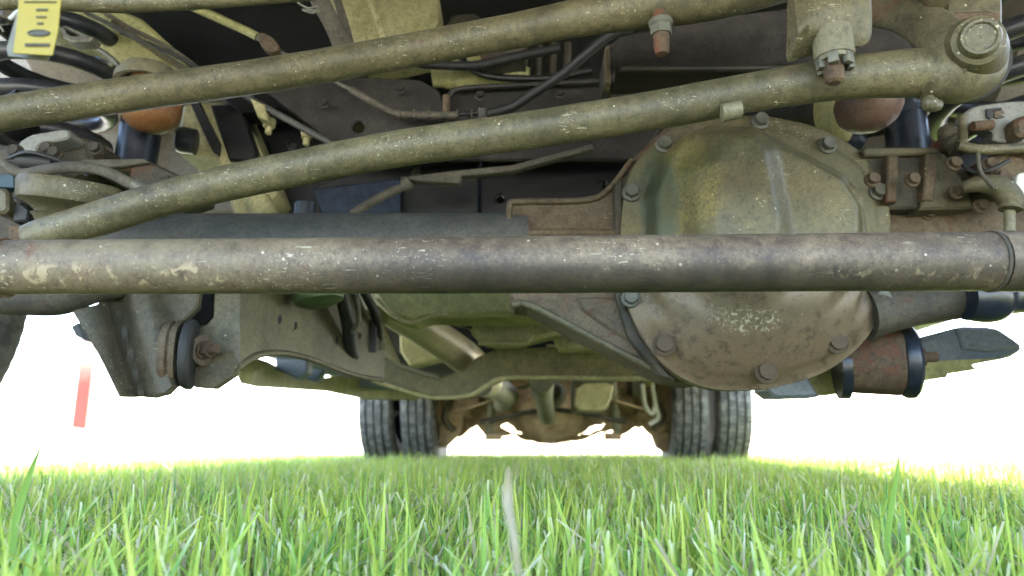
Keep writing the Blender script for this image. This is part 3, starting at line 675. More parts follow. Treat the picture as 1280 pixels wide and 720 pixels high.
gc = lathe('green_cap', P(398, 372, 1.0), (0.2, 0, -1), [(-.03, .036), (0, .036), (.006, .034), (.012, .022), (.013, 0)], 'green', TK, seg=32, lump=.002)
tube('wiring_harness', [(425, 360, 1.10), (434, 400, 1.14), (440, 440, 1.2), (452, 455, 1.3)], [.010, .011, .010, .007], 'black', TK, seg=14)
tube('wiring_harness', [(455, 365, 1.2), (470, 395, 1.24), (475, 425, 1.3)], [.008, .008, .006], 'black', TK, seg=14)
tube('brake_line', [(445, 368, 1.08), (448, 400, 1.13), (440, 415, 1.15)], .004, 'line', TK, seg=10)
fr_ = slab('frame_rail', [(440, 350), (472, 350), (476, 400), (492, 440), (497, 455), (462, 436)], lambda x, y: 1.34+(x-440)*.002, .04, 'olive', TK, bev=3)
slab('rail_bracket', [(458, 425), (476, 425), (476, 436), (468, 450), (458, 445)], 1.28, .04, 'cast_dark', fr_, bev=2)
slab('gearbox_side', [(498, 400), (545, 425), (552, 448), (512, 458), (500, 440)], 2.3, .1, 'pan', TK, bev=3)

# --- upper: front frame crossmember (brown sheet) with hole
Yc = 1.02
fc = slab('frame_crossmember', [(300, 90), (440, 96), (500, 98), (525, 100), (548, 112), (556, 130), (556, 200), (440, 200), (424, 187)], Yc, .01, 'frame', TK, bev=2, holes=[ell(448, 158, 7.5, 7)])
slab('frame_crossmember', [(560, 200), (560, 124), (575, 112), (760, 103), (830, 88), (870, 90), (800, 200)], Yc+.02, .01, 'frame', TK, bev=2)
tube('crossmember_fold', [(558, 120, Yc-.002), (558, 160, Yc-.002), (558, 200, Yc-.002)], .006, 'cast', fc, seg=12)
tube('crossmember_fold', [(560, 122, Yc), (575, 111, Yc), (640, 107, Yc), (760, 101, Yc)], .004, 'frame', fc, seg=12)
tube('crossmember_edge', [(300, 115, 1.0), (324, 130, 1.0), (375, 158, 1.0), (430, 188, 1.0)], .0052, 'axle', fc, seg=12)
slab('crossmember_backing', [(436, 146), (462, 146), (462, 172), (436, 172)], Yc+.06, .01, 'oily', fc, bev=1)
# lower dark cross panels with small holes
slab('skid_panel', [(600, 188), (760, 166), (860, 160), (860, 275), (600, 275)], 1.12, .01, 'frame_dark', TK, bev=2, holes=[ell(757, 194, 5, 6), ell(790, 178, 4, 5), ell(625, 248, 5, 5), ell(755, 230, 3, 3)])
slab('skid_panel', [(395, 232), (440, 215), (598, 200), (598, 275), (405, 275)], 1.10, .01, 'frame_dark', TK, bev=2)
slab('cross_strip', [(500, 222), (560, 214), (640, 206), (740, 180), (742, 186), (640, 214), (577, 220), (575, 229), (520, 226)], 1.0, .015, 'hose', TK, bev=1)
tube('steering_damper', [(440, 268, 1.0), (475, 247, 1.0), (508, 232, 1.0)], .0065, 'hose', TK, seg=16)
lathe('damper_end', P(508, 231, 1.0), (.8, 0, .5), [(-.006, .009), (.006, .010), (.008, .007), (.008, 0)], 'hose', TK, seg=16)
# engine mass behind and above
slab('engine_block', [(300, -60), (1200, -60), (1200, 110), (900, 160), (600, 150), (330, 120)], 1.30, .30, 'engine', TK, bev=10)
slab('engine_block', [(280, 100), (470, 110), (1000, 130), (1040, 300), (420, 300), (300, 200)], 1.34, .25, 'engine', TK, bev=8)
tube('starter_motor', [(855, 95, 1.15), (850, 125, 1.15)], .03, 'cast_dark', TK, seg=20, n=1)
sump = slab('engine_sump', [(405, -40), (545, -40), (548, 40), (470, 56), (435, 60), (415, 20)], 1.05, .12, 'oily', TK, bev=8, rnd=1, lump=.006)
tube('sump_seam', [(455, -20, 1.04), (470, 20, 1.04), (480, 50, 1.04)], .005, 'oily', sump, seg=10)
tube('coolant_pipe', [(385, -30, .86), (400, 0, .88), (415, 30, .90), (430, 60, .92), (440, 90, .94)], [.014, .013, .012, .014, .013], 'hose', TK, seg=18, lump=.1)
tube('coolant_pipe', [(415, -20, .9), (428, 20, .92), (442, 70, .94)], .006, 'hose', TK, seg=12, lump=.1)
wb = [(372, 3), (385, 10), (398, 8), (392, 16), (378, 12), (400, 14)]
tube('wire_clip', [(x, y, .8) for x, y in wb], .0015, 'line', TK, seg=8)
tube('oil_filter', [(600, 70, 1.1), (650, 60, 1.1)], .045, 'cast_dark', TK, seg=28, n=2, lump=.1)
tube('bell_housing', [(540, 95, 1.12), (600, 90, 1.12), (660, 100, 1.12)], [.02, .035, .02], 'pan', TK, seg=24, lump=.15)
for k in range(4):
    tube('engine_rib', [(655+k*18, 55, 1.15), (653+k*18, 100, 1.15)], .008, 'cast_dark', TK, seg=12, n=1)
# brake lines along the crossmember
bl = tube('brake_line', [(240, 8, .93), (300, 35, .95), (322, 46, .95)], .0062, 'pan', TK, seg=12)
tube('brake_line', [(322, 48, .95), (345, 62, .95), (380, 80, .96), (416, 101, .97), (440, 113, .98)], .003, 'line', TK, seg=10)
tube('brake_line', [(438, 112, .98), (465, 127, .98), (488, 139, .985), (502, 143, .985), (530, 144, .985), (572, 144, .985)], .0052, 'hose', TK, seg=14)
tube('brake_line', [(570, 143, .985), (600, 141, .985), (622, 139, .985)], .0035, 'black', TK, seg=10)
tube('brake_line', [(610, 142, .97), (640, 134, .96), (665, 118, .94), (700, 95, .92), (730, 70, .90), (765, 42, .88), (790, 35, .88)], .0068, 'black', TK, seg=14)
slab('line_clip', [(598, 134), (608, 134), (608, 146), (612, 156), (596, 158), (598, 146)], .975, .01, 'axle', TK, bev=1)
slab('line_clip', [(320, 42), (330, 40), (345, 50), (350, 62), (338, 65), (326, 58)], .94, .015, 'cast', TK, bev=1, rnd=1)
# --- left frame rail and its inner face
slab('frame_rail', [(100, 20), (200, 5), (430, -10), (455, 60), (450, 130), (300, 140), (240, 88)], lambda x, y: 1.06, .05, 'frame_dark', TK, bev=3)
fe = tube('rail_flange', [(105, 15, .90), (140, 32, .92), (190, 60, .95), (240, 92, .98), (262, 120, 1.0)], [.004, .006, .006, .005, .004], 'axle', TK, seg=10, flat=.5)
tube('rail_flange', [(125, 12, .93), (160, 34, .95), (215, 62, .98), (262, 96, 1.0)], .0035, 'hose', TK, seg=10)
tube('rail_flange', [(140, 25, .92), (205, 72, .96), (245, 96, .98)], .0065, 'arm', TK, seg=10, flat=.5)
lf = slab('spring_tower', [(228, 130), (250, 125), (300, 130), (330, 200), (345, 240), (300, 300), (280, 230), (268, 195), (224, 192), (222, 160)], 1.08, .10, 'oily', TK, bev=5)
slab('tower_slot', [(262, 130), (300, 128), (322, 190), (318, 204), (286, 200)], 1.07, .05, 'frame_dark', lf, bev=3)
slab('tower_rib', [(234, 122), (246, 122), (274, 178), (272, 194), (266, 190)], 1.07, .03, 'black', lf, bev=1)
slab('frame_rail', [(296, 120), (330, 120), (480, 200), (480, 290), (330, 290), (330, 210)], 1.16, .06, 'frame_dark', TK, bev=4)
lathe('end_cap', P(228, 175, 1.05), (-1, -.2, .1), [(-.02, .02), (0, .021), (.006, .019), (.010, .01), (.010, 0)], 'spring', lf, seg=24)
slab('frame_ear', [(312, 122), (330, 130), (335, 150), (322, 146)], .99, .02, 'oily', TK, bev=2)
for x, y in ((337, 152), (384, 166)):
    bolt('frame_bolt', P(x, y, 1.02), (0, -.1, -1), .009, 'oily', TK, stud=True)
tube('yellow_bracket', [(322, 250, 1.08), (332, 275, 1.08), (335, 300, 1.08)], [.02, .022, .02], 'oily', TK, seg=20)
tube('lower_shock', [(382, 255, 1.02), (380, 290, 1.02)], .016, 'shock', TK, seg=24, n=1)
slab('shield_plate', [(388, 236), (500, 222), (500, 275), (405, 275)], 1.07, .01, 'shield', TK, bev=2)
# --- wheel well liners
for side, pts in (('l', [(-120, -60), (120, -60), (240, 40), (330, 150), (330, 300), (200, 420), (-120, 420)]), ('r', [(1000, 60), (1100, -60), (1450, -90), (1450, 330), (1000, 290)])):
    bm_pts = pts
    slab('wheel_well_liner', bm_pts if side == 'r' else [(-160, -90), (160, -90), (300, 40), (330, 150), (330, 262), (240, 268), (-160, 300)], 1.50, .02, 'liner', TK, bev=2)
# --- coil springs
def coil(name, px, py0, Y, Rc, rw, pitch, turns, ph0, mat='spring'):
    c = P(px, py0, Y); pts = []
    n = int(turns*20)
    for i in range(n+1):
        a = ph0+2*math.pi*i/20; pts.append(c+Vector((Rc*math.cos(a), Rc*math.sin(a), pitch*i/20)))
    return tube_w(name, pts, rw, mat, TK, seg=14, n=1)
coil('coil_spring', 42, 205, .99, .088, .0125, .056, 4.2, 2.5)
coil('coil_spring', 1290, 190, .99, .115, .0150, .058, 4.5, 1.0)
# --- bump stops
cup = lathe('bump_stop_cup', P(186, 104, .93), (0, 0, -1), [(-.02, 0), (-.02, .035), (-.006, .044), (.004, .045), (.004, .038), (-.004, .03), (-.004, 0)], 'tan', TK, seg=32)
lathe('bump_stop', P(190, 132, .93), (0.03, 0, -1), [(-.04, 0), (-.04, .030), (-.005, .038), (.008, .039), (.022, .036), (.032, .026), (.038, .012), (.039, 0)], 'stop', TK, seg=36)
lathe('bump_stop', P(1086, 134, .88), (0.05, -.25, -1), [(-.05, 0), (-.04, .028), (-.01, .042), (.006, .042), (.018, .034), (.028, .020), (.032, .008), (.032, 0)], 'stop_brown', TK, seg=36)
# --- shocks
sh = tube('shock_absorber', [(182, 130, .99), (170, 200, .99), (163, 270, .99)], .0285, 'shock', TK, seg=32, n=2)
sh2 = tube('shock_absorber', [(1130, 142, .98), (1137, 200, .98), (1141, 260, .98)], [.0285, .029, .029], 'shock', TK, seg=32, n=2)
tube('shock_sleeve', [(1128, 60, .985), (1131, 138, .985)], .022, 'shock', sh2, seg=30, n=1)
tube('shock_collar', [(1131, 140, .98), (1132, 146, .98)], .032, 'shock', sh2, seg=32, n=1)
tube('hanging_bracket', [(1045, 110, 1.0), (1042, 150, 1.0), (1062, 176, 1.0)], [.03, .026, .016], 'pan', TK, seg=20)
lathe('bracket_tip', P(1068, 176, 1.0), (1, 0, -.5), [(-.01, .018), (0, .02), (.012, .014), (.014, 0)], 'shock', TK, seg=20)
# --- left knuckle cluster
lk = slab('spring_seat', [(100, 203), (118, 198), (180, 198), (230, 221), (228, 230), (196, 240), (160, 240), (162, 212), (110, 210)], .86, .10, 'cast_dark', TK, bev=3)
slab('seat_lip', [(98, 202), (103, 199), (180, 198), (186, 203), (150, 208), (104, 209)], .852, .02, 'hose', lk, bev=1.5)
slab('seat_side', [(163, 212), (168, 210), (186, 203), (230, 222), (226, 232), (164, 246)], .87, .04, 'cast_dark', lk, bev=2)
tube('brake_hose', [(5, 203, .74), (16, 212, .74), (30, 217, .74), (60, 212, .735), (95, 209, .73), (130, 214, .73), (160, 228, .73), (178, 238, .735)], [.0045, .006, .0055, .0062, .0062, .006, .006, .0065], 'hose', TK, seg=18)
lathe('hose_ferrule', P(176, 235, .73), (1, 0, -.6), [(-.008, .0075), (.004, .0078), (.006, .006), (.010, .0035), (.010, 0)], 'line', TK, seg=18)
slab('sensor_bracket', [(22, 178), (38, 168), (85, 160), (88, 173), (60, 178), (46, 182), (46, 193), (24, 194)], .83, .03, 'grey_plate', TK, bev=2, rnd=1)
slab('steering_knuckle', [(-60, 172), (20, 180), (60, 172), (105, 178), (116, 196), (95, 215), (60, 240), (38, 268), (38, 330), (-60, 330)], .86, .10, 'cast_dark', TK, bev=6, rnd=1, lump=.006)
lathe('sensor_plug', P(46, 203, .79), (-1, -.1, .05), [(-.02, .010), (0, .012), (.018, .012), (.020, .008), (.028, .008), (.028, 0)], 'black', TK, seg=20)
slab('teal_tag', [(-20, 216), (17, 218), (18, 235), (-20, 234)], .80, .02, 'teal', TK, bev=1)
slab('knuckle_lug', [(-20, 234), (10, 235), (10, 268), (-20, 262)], .79, .04, 'link', TK, bev=3, rnd=1)
slab('knuckle_arm', [(14, 256), (24, 252), (36, 262), (34, 276), (16, 277)], .80, .04, 'black', TK, bev=2)
slab('rusty_nut', [(10, 281), (28, 281), (30, 306), (10, 306)], .78, .02, 'rust', TK, bev=2)
slab('inner_wing', [(0, 122), (20, 110), (32, 150), (8, 165), (0, 165)], .84, .03, 'frame_dark', TK, bev=2)
tube('control_wire', [(-10, 10, .6), (-2, 28, .6), (5, 40, .6)], .0012, 'line', TK, seg=8)
# left upper clutter: silver bracket with dark opening
ub = slab('spring_clip', [(72, 34), (84, 31), (104, 41), (116, 46), (112, 51), (88, 52), (78, 46)], .84, .02, 'line', TK, bev=1.5, holes=[[(80, 34), (100, 44), (90, 45), (84, 42)]])
slab('upper_bracket', [(60, 4), (160, 8), (240, 80), (200, 100), (160, 90), (120, 60), (60, 50)], .99, .03, 'pan', TK, bev=4, rnd=1)
tube('upper_bracket_edge', [(88, 52, .93), (120, 60, .93), (145, 78, .93), (150, 90, .93)], .0035, 'line', TK, seg=10)
slab('upper_mount', [(0, 3), (22, 6), (30, 20), (20, 24), (0, 20)], .7, .04, 'cast_dark', TK, bev=3)
# --- right knuckle cluster
ab = slab('axle_bracket', [(1082, 186), (1172, 186), (1180, 192), (1205, 225), (1215, 258), (1082, 262)], .845, .06, 'cast_dark', TK, bev=3)
slab('bracket_top', [(1078, 188), (1082, 184), (1172, 184), (1176, 192), (1082, 195)], .835, .06, 'arm', ab, bev=2)
slab('bracket_side', [(1172, 190), (1182, 192), (1208, 228), (1218, 260), (1150, 262)], .835, .05, 'arm', ab, bev=3)
slab('bracket_web', [(1110, 194), (1124, 194), (1122, 252), (1108, 252)], .83, .03, 'cast', ab, bev=2)
slab('bracket_web', [(1158, 192), (1174, 192), (1168, 250), (1154, 250)], .83, .03, 'cast', ab, bev=2)
slab('caliper_bracket', [(1205, 142), (1218, 132), (1262, 126), (1300, 126), (1300, 176), (1242, 178), (1242, 162), (1208, 156)], .80, .02, 'grey_plate', TK, bev=2, rnd=1)
# raised E-like mark pressed in the plate
em = slab('stamped_mark', [(1233, 136), (1252, 134), (1253, 137), (1240, 139), (1241, 147), (1238, 149), (1234, 146)], .797, .002, 'black', TK, bev=.3)
slab('stamped_mark', [(1244, 139), (1255, 138), (1256, 141), (1250, 142), (1256, 146), (1247, 148), (1243, 146)], .797, .002, 'cast', TK, bev=.3)
tube('caliper_bar', [(1198, 182, .79), (1225, 187, .785), (1260, 186, .785), (1300, 184, .785)], .0062, 'link', TK, seg=18, lump=.06)
tube('caliper_bar', [(1203, 145, .80), (1204, 165, .80), (1202, 182, .79)], [.006, .005, .006], 'link', TK, seg=14)
slab('caliper_hose_mount', [(1180, 168), (1200, 160), (1210, 180), (1196, 190), (1182, 186)], .84, .04, 'rust', TK, bev=3, rnd=1)
slab('wheel_hub', [(1228, 190), (1300, 190), (1300, 232), (1262, 240), (1232, 236)], .82, .05, 'cast', TK, bev=4, rnd=1, lump=.004)
slab('steering_knuckle', [(1180, 190), (1240, 190), (1300, 235), (1300, 330), (1230, 330), (1222, 270), (1190, 235)], .89, .06, 'engine', TK, bev=6, rnd=1, lump=.005)
tube('brake_hose', [(1205, 234, .80), (1225, 230, .79), (1250, 234, .785), (1263, 250, .785), (1263, 262, .785)], [.007, .010, .013, .014, .012], 'rod', TK, seg=20)
tube('hose_pin', [(1262, 262, .79), (1262, 290, .79)], .006, 'tan', TK, seg=14, n=1)
slab('caliper_ear', [(1268, 148), (1290, 140), (1290, 170), (1272, 170)], .78, .03, 'cast', TK, bev=4, rnd=1)
slab('white_clip', [(1272, 217), (1282, 215), (1290, 250), (1276, 246), (1270, 232)], .78, .01, 'white', TK, bev=1, rnd=1)

# --- small fittings that fill the gaps
def nutz(x, y, Y, r=.007, m='cast', ax=(0, -1, .1)): bolt('fitting_bolt', P(x, y, Y), ax, r, m, TK)
for q in ((1192, 205, .80), (1236, 206, .795), (1252, 222, .795), (1196, 240, .82), (1226, 258, .82), (1090, 225, .80), (1140, 225, .81)): nutz(*q)
for q in ((20, 190, .80), (70, 192, .82), (28, 246, .77), (208, 228, .84), (120, 186, .84), (60, 186, .82)): nutz(*q, m='cast_dark')
for q in ((520, 214, 1.09), (470, 250, 1.09), (600, 120, 1.0), (700, 118, 1.01), (500, 112, 1.0), (405, 130, 1.0)): nutz(*q, r=.006, m='frame')
lathe('hub_ring', P(1268, 214, .80), (-.2, -1, .1), [(-.02, .030), (0, .032), (.006, .028), (.008, .020), (.002, .018), (.002, 0)], 'cast', TK, seg=32, lump=.001)
tube('sensor_wire', [(1186, 170, .82), (1200, 200, .80), (1215, 214, .79), (1238, 212, .78), (1262, 200, .78)], .0024, 'black', TK, seg=8)
tube('sensor_wire', [(1222, 190, .78), (1226, 215, .78), (1244, 236, .775)], .0022, 'hose', TK, seg=8)
tube('caliper_pin', [(1216, 158, .79), (1240, 156, .79)], .006, 'rust', TK, seg=14, n=1)
lathe('hose_boot', P(1192, 176, .81), (.2, -.3, -1), [(-.02, .010), (-.01, .014), (-.004, .010), (.004, .014), (.010, .010), (.016, .013), (.02, 0)], 'cast_dark', TK, seg=20)
slab('knuckle_rib', [(1186, 208), (1200, 204), (1226, 234), (1216, 240)], .84, .03, 'cast_dark', TK, bev=2)
slab('lower_spring_seat', [(28, 172), (100, 168), (128, 180), (126, 192), (96, 198), (34, 192)], .90, .08, 'cast_dark', TK, bev=4, rnd=1, lump=.004)
tube('sensor_wire', [(10, 198, .78), (34, 190, .77), (62, 196, .77), (88, 206, .775), (110, 220, .78)], .0020, 'black', TK, seg=8)
lathe('hose_boot', P(36, 240, .765), (.1, -.2, 1), [(-.014, .009), (-.008, .013), (-.003, .009), (.003, .013), (.008, .009), (.012, .006), (.012, 0)], 'black', TK, seg=20)
tube('fuel_line', [(150, 40, .93), (220, 70, .96), (300, 118, 1.0), (345, 150, 1.02)], .003, 'black', TK, seg=8)
tube('loom', [(475, 62, 1.02), (520, 78, 1.04), (590, 82, 1.05), (640, 72, 1.05), (700, 60, 1.04)], .0075, 'black', TK, seg=12, lump=.15)
tube('loom', [(560, 50, 1.1), (600, 92, 1.08), (680, 98, 1.06), (740, 88, 1.05)], .006, 'frame_dark', TK, seg=12, lump=.2)
slab('engine_mount', [(555, 20), (600, 15), (625, 60), (600, 88), (560, 80)], 1.10, .06, 'cast_dark', TK, bev=4, rnd=1, lump=.006)
tube('coolant_hose', [(840, 60, 1.1), (845, 110, 1.08), (830, 150, 1.06)], .018, 'olive', TK, seg=18)
for k in range(6): box_w('line_strap', P(500+k*18, 143.5, .985), (.0012, .0062, .0062), 'hose', TK, bev=.0005)
for q in ((300, 178, 1.1), (352, 205, 1.12), (365, 182, 1.12)): lathe('frame_hole_plug', P(q[0], q[1], q[2]), (0, -1, 0), [(0, .009), (.003, .009), (.004, .006), (.002, .005), (.002, 0)], 'black', TK, seg=16)

# --- tyres
def tyre(name, c, r, wd, parent, yaw=0, mud=True, nang=288):
    """c world centre, axle along local x turned by yaw"""
    prof = [(-.40, .62), (-.46, .72), (-.5, .82), (-.47, .92), (-.43, .965), (-.40, .985), (-.26, .995), (-.245, .962), (-.205, .962), (-.19, 1.0), (-.03, 1.0), (-.02, .965), (.02, .965), (.03, 1.0), (.19, 1.0), (.205, .962), (.245, .962), (.26, .995), (.40, .985), (.43, .965), (.47, .92), (.5, .82), (.46, .72), (.40, .62)]
    V = []; rot = Matrix.Rotation(yaw, 3, 'Z')
    for k in range(nang):
        a = 2*math.pi*k/nang
        for j, (x, rr) in enumerate(prof):
            q = rr
            if rr > .96 and ((k + (1 if x > 0 else 0) + (1 if abs(x) > .22 else 0)) % 3) == 0: q = rr-(.008 if r*wd < .09 else .003)
            V.append(rot @ Vector((x*wd, q*r*math.sin(a), q*r*math.cos(a)))+c)
    n = len(prof); Fc = []
    for k in range(nang):
        for j in range(n-1):
            a = k*n+j; b = ((k+1) % nang)*n+j; Fc.append((a, a+1, b+1, b))
    V, Fc = fixn(V, Fc)
    return mesh_obj(name, V, Fc, 'tyre', parent, auto=25)
def wheel(name, c, r, wd, yaw):
    base = lathe(name, c, Matrix.Rotation(yaw, 3, 'Z') @ Vector((1, 0, 0)), [(-wd*.40, r*.62), (-wd*.38, r*.60), (-wd*.1, r*.56), (0, r*.5), (0.01, r*.2), (.01, 0)], 'rim', TK, seg=40)
    tyre('tyre', c, r, wd, base, yaw); return base
wheel('front_wheel', Vector((-1.17, 1.03, .40)), .40, .24, -R(24))
wheel('front_wheel', Vector((1.12, 1.0, .40)), .40, .24, -R(24))
for u in (-1.02, -.775, .775, 1.02): wheel('rear_wheel', T(u, 4.5, .40), .40, .205, YAW)
# --- rear axle
YR = 4.45
ra_ = tube_w('rear_axle', [T(-.78, 4.5, .40), T(-.3, 4.5, .40), T(.3, 4.5, .40), T(.78, 4.5, .40)], [.06, .058, .058, .06], 'rear', TK, seg=24, lump=.05)
lathe('rear_differential', T(0, 4.42, .38), (0, -1, -.05), [(-.22, .08), (-.12, .20), (-.02, .215), (0, .215), (.02, .20), (.08, .15), (.16, .09), (.22, .06), (.24, 0)], 'rear', ra_, seg=36, lump=.012)
slab('axle_truss', [(572, 500), (806, 500), (806, 528), (792, 536), (775, 545), (768, 536), (752, 540), (735, 549), (690, 556), (650, 549), (636, 540), (620, 548), (606, 544), (596, 532), (572, 548)], 4.55, .08, 'rear', ra_, bev=1.2, lump=.02, grid=8, holes=[ell(611, 528, 5, 4, 8), ell(778, 528, 5, 4, 8), [(624, 533), (634, 527), (652, 543), (628, 543)], [(724, 544), (744, 530), (757, 530), (756, 538)]])
for s in (-1, 1):
    tube_w('axle_web', [T(.18*s, 4.45, .40), T(.42*s, 4.45, .40)], [.05, .05], 'rear', ra_, seg=20, n=2, lump=.1)
    lathe('brake_drum', T(.70*s, 4.5, .40), RT*s, [(-.12, .06), (-.10, .12), (-.04, .20), (.04, .22), (.06, .2), (.06, 0)], 'rear', ra_, seg=32, lump=.01)
    box_w('spring_plate', T(.56*s, 4.48, .32), (.06, .10, .02), 'rear', ra_, rot=YAW, bev=.006)
    for dv in (-.06, .06): tube_w('u_bolt', [T(.52*s, 4.48+dv, .24), T(.52*s, 4.48+dv, .52)], .010, 'rear', ra_, seg=10, n=1)
    sp = tube_w('leaf_spring', [T(.56*s, 3.75, .62), T(.56*s, 4.1, .53), T(.56*s, 4.5, .47), T(.56*s, 4.95, .53), T(.56*s, 5.3, .64)], .028, 'rear', TK, seg=12)
    tube_w('rear_shock', [T(.375*s, 4.35, .20), T(.345*s, 4.2, .52)], .026, 'tan', TK, seg=18, n=1)
    tube_w('shock_mount', [T(.30*s, 4.33, .19), T(.40*s, 4.33, .19)], .022, 'rear', ra_, seg=14, n=1)
    tube_w('brake_cable', [T(.22*s, 4.2, .55), T(.30*s, 4.2, .42), T(.45*s, 4.2, .36), T(.62*s, 4.3, .33)], .008, 'rear', TK, seg=10)
tube('brake_hose', [(803, 480, 4.2), (806, 505, 4.2), (815, 517, 4.2), (819, 505, 4.2)], .013, 'white', TK, seg=12)
tube('brake_hose', [(815, 478, 4.2), (819, 505, 4.2), (823, 522, 4.2), (812, 530, 4.2)], .013, 'white', TK, seg=12)
for s in (-1, 1):
    tube_w('brake_pipe', [T(.10*s, 4.38, .50), T(.25*s, 4.36, .47), T(.45*s, 4.36, .46), T(.66*s, 4.38, .44)], .010, 'tan', ra_, seg=8)
    tube_w('bump_bracket', [T(.46*s, 4.35, .56), T(.48*s, 4.35, .44)], .035, 'rust', ra_, seg=14, n=1)
    tube_w('brake_lever', [T(.58*s, 4.30, .22), T(.64*s, 4.30, .30), T(.60*s, 4.30, .42)], [.016, .02, .014], 'arm', ra_, seg=10)
    lathe('drum_plate', T(.615*s, 4.44, .36), -RT*s+Vector((0, -.5, 0)), [(-.01, .16), (0, .17), (.015, .165), (.02, .11), (.035, .10), (.04, .05), (.04, 0)], 'rear', ra_, seg=28, lump=.008)
    box_w('shackle_block', T(.50*s, 4.30, .46), (.03, .02, .05), 'tan', ra_, rot=YAW, bev=.006)
tube_w('sway_link', [T(-.42, 4.25, .27), T(-.1, 4.2, .33), T(.1, 4.2, .33), T(.42, 4.25, .27)], .014, 'cast_dark', TK, seg=10)
# driveshaft, muffler and small boxes in front of the rear axle
tube('driveshaft', [(677, 475, 2.6), (680, 500, 3.6), (684, 520, 4.15)], [.045, .045, .05], 'tan', TK, seg=24)
lathe('shaft_yoke', T(.0, 4.1, .42), (0, -1, .12), [(-.08, .05), (0, .08), (.04, .06), (.10, .045), (.10, 0)], 'tan', TK, seg=24)
tube('muffler', [(715, 495, 3.9), (758, 495, 3.9)], .095, 'tan', TK, seg=28, n=2)
slab('skid_bracket', [(720, 478), (768, 478), (764, 500), (756, 514), (716, 513)], 3.8, .1, 'oily', TK, bev=2, rnd=1)
tube('tail_pipe', [(600, 480, 2.0), (622, 486, 2.6), (634, 494, 3.6), (628, 505, 4.1)], [.035, .04, .055, .05], 'tan', TK, seg=24)
slab('tow_frame', [(560, 470), (840, 470), (838, 492), (800, 489), (790, 502), (770, 492), (660, 484), (640, 496), (600, 494), (560, 500)], 4.7, .1, 'rear', TK, bev=1)
slab('rear_bracket', [(548, 480), (598, 486), (600, 505), (580, 518), (572, 545), (556, 560), (548, 560)], 4.35, .08, 'rear', TK, bev=2, lump=.01)
slab('rear_bracket', [(795, 486), (838, 478), (838, 568), (822, 560), (815, 540), (800, 530)], 4.35, .08, 'rear', TK, bev=2, lump=.01)
for x in (478, 500, 890):
    pass
lathe('hub_nut', T(-.965, 4.45, .33), (0, -1, 0), [(0, .02), (.02, .018), (.02, 0)], 'white', TK, seg=12)
# --- frame rails running back, floor, tank
for s in (-1, 1):
    box_w('chassis_rail', T(.43*s, 3.6, .74), (.035, 1.9, .085), 'frame', TK, rot=YAW, bev=.008)
box_w('cab_floor', T(0, 2.9, .86), (.92, 1.35, .03), 'frame', TK, rot=YAW)
box_w('bed_floor', T(0, 5.2, .92), (.98, 1.2, .03), 'frame', TK, rot=YAW)
box_w('fuel_tank', T(-.62, 3.3, .62), (.17, .55, .14), 'black', TK, rot=YAW, bev=.04)
# --- body above
def shell(name, prof, u0, u1, mat, th=None):
    """side profile (v, z) extruded across the truck"""
    V = [T(u0, v, z) for v, z in prof]+[T(u1, v, z) for v, z in prof]; n = len(prof)
    Fc = [tuple(range(n)), tuple(range(2*n-1, n-1, -1))]+[(i, (i+1) % n, n+(i+1) % n, n+i) for i in range(n)]
    V, Fc = fixn(V, Fc); return mesh_obj(name, V, Fc, mat, TK, smooth=False)
shell('hood', [(.27, 1.02), (.24, 1.20), (.40, 1.28), (1.55, 1.36), (1.55, 1.10)], -.92, .92, 'paint')
shell('cab', [(1.55, .90), (1.55, 1.36), (2.15, 1.92), (3.7, 1.96), (4.0, 1.38), (4.0, .90)], -.95, .95, 'paint')
shell('bed_floor_box', [(4.06, .95), (4.06, 1.40), (6.3, 1.40), (6.3, .95)], -.97, .97, 'paint')
for s in (-1, 1):
    a, b = (.90*s, 1.02*s)
    shell('front_fender', [(.29, .62), (.26, 1.25), (1.55, 1.33), (1.55, .58), (1.46, .60), (1.40, .80), (1.2, .93), (.95, .95), (.68, .90), (.50, .78), (.45, .62)], a, b, 'paint')
    shell('fender_liner', [(.30, .64), (.28, 1.0), (1.53, 1.0), (1.53, .61), (1.44, .61), (1.38, .79), (1.19, .915), (.95, .935), (.69, .885), (.52, .77), (.47, .64)], .885*s, 1.024*s, 'liner')
    shell('cab_side', [(1.552, .55), (1.552, 1.0), (4.0, 1.0), (4.0, .55)], a, b, 'paint')
    shell('bed_side', [(4.06, .62), (4.06, 1.42), (6.3, 1.42), (6.3, .66), (5.05, .66), (4.95, .85), (4.7, .95), (4.3, .95), (4.1, .85)], .98*s, 1.22*s, 'paint')
    shell('side_window', [(2.2, 1.40), (2.35, 1.84), (3.6, 1.86), (3.75, 1.40)], .951*s, .956*s, 'glass')
shell('front_bumper', [(.13, .60), (.11, .78), (.20, .82), (.28, .80), (.28, .63)], -.98, .98, 'rim')
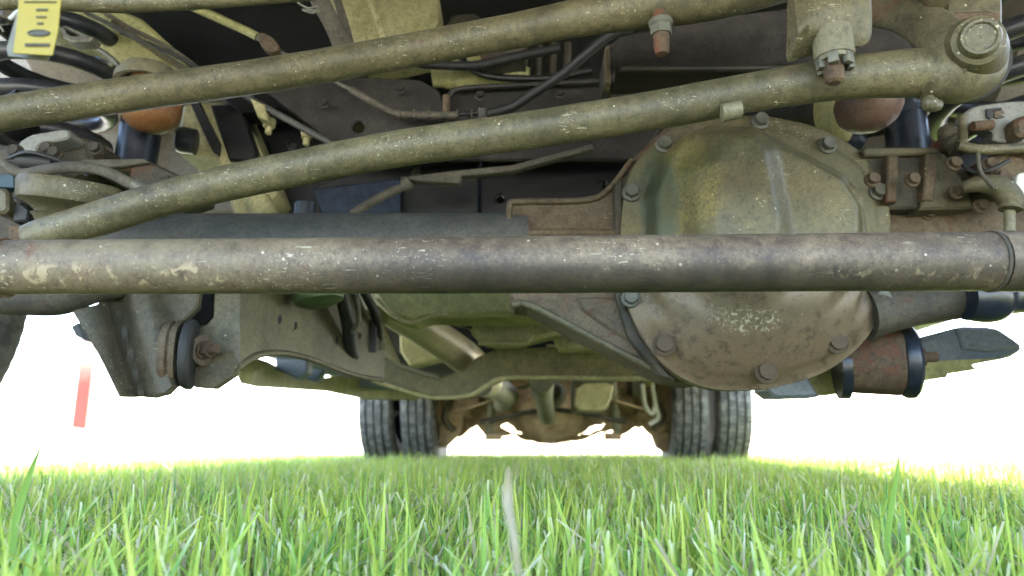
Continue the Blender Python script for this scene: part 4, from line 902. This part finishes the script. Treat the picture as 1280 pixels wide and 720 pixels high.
shell('grille', [(.20, .83), (.20, 1.2), (.26, 1.2), (.26, .83)], -.88, .88, 'black')
shell('front_valance', [(.30, .80), (.30, .82), (.7, .99), (.7, .97)], -.88, .88, 'black')

# ------------------------------------------------------------------ hanging yellow tag
Yg = .36
hg = thing('hang_tag', P(45, -5, Yg), 'yellow card tag with a dark oval emblem hanging at the upper left', 'tag')
def quadpts(tl_, tr_, br_, bl_):
    return [tl_, tr_, br_, bl_]
slab('tag_card', [(24, -22), (78, -20), (72, 40), (65, 69), (42, 68), (16, 66), (22, 20)], Yg, .0006, 'tag', hg, bev=.3)
slab('tag_sleeve', [(20, 20), (30, -10), (70, -10), (72, 50), (59, 76), (10, 70), (8, 60)], Yg+.006, .0006, 'tag_back', hg, bev=.3)
Yq = Yg-.0006
slab('printed_emblem', ell(48, 41, 14.5, 4.6, 28), Yq, .0004, 'ink', hg, bev=.2, holes=[ell(48, 41, 12.8, 3.4, 28)])
slab('printed_emblem', ell(48, 41, 12, 2.9, 24), Yq, .0004, 'ink', hg, bev=.2)
for y, x0, x1, hh in ((12, 45, 58, 1.5), (21, 45, 57, 1.2), (29, 46, 54, 1.4), (56, 31, 60, 2.2), (2, 30, 70, 1.0)):
    x = x0; first = None
    while x < x1:
        wl_ = random.uniform(1.2, 2.2)
        slab('printed_letter', [(x, y-hh), (x+wl_, y-hh), (x+wl_, y+hh), (x, y+hh)], Yq, .0004, 'ink', hg, bev=.1); x += wl_+.9
tube('tag_tie', [(12, 24, .37), (20, 16, .37), (30, 8, .372), (40, -10, .375)], .0010, 'white', hg, seg=8)

# ------------------------------------------------------------------ orange stake
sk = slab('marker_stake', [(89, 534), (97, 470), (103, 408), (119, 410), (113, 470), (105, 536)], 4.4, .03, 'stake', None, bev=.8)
slab('added_stake_foot', [(85, 592), (89, 534.5), (105, 536.5), (101, 592)], 4.4, .03, 'white', sk, bev=.8)  # unseen foot, added in white to vanish against the overexposed ground
tagit(sk, 'orange marker stake standing in the bright open ground left of the truck', 'stake')
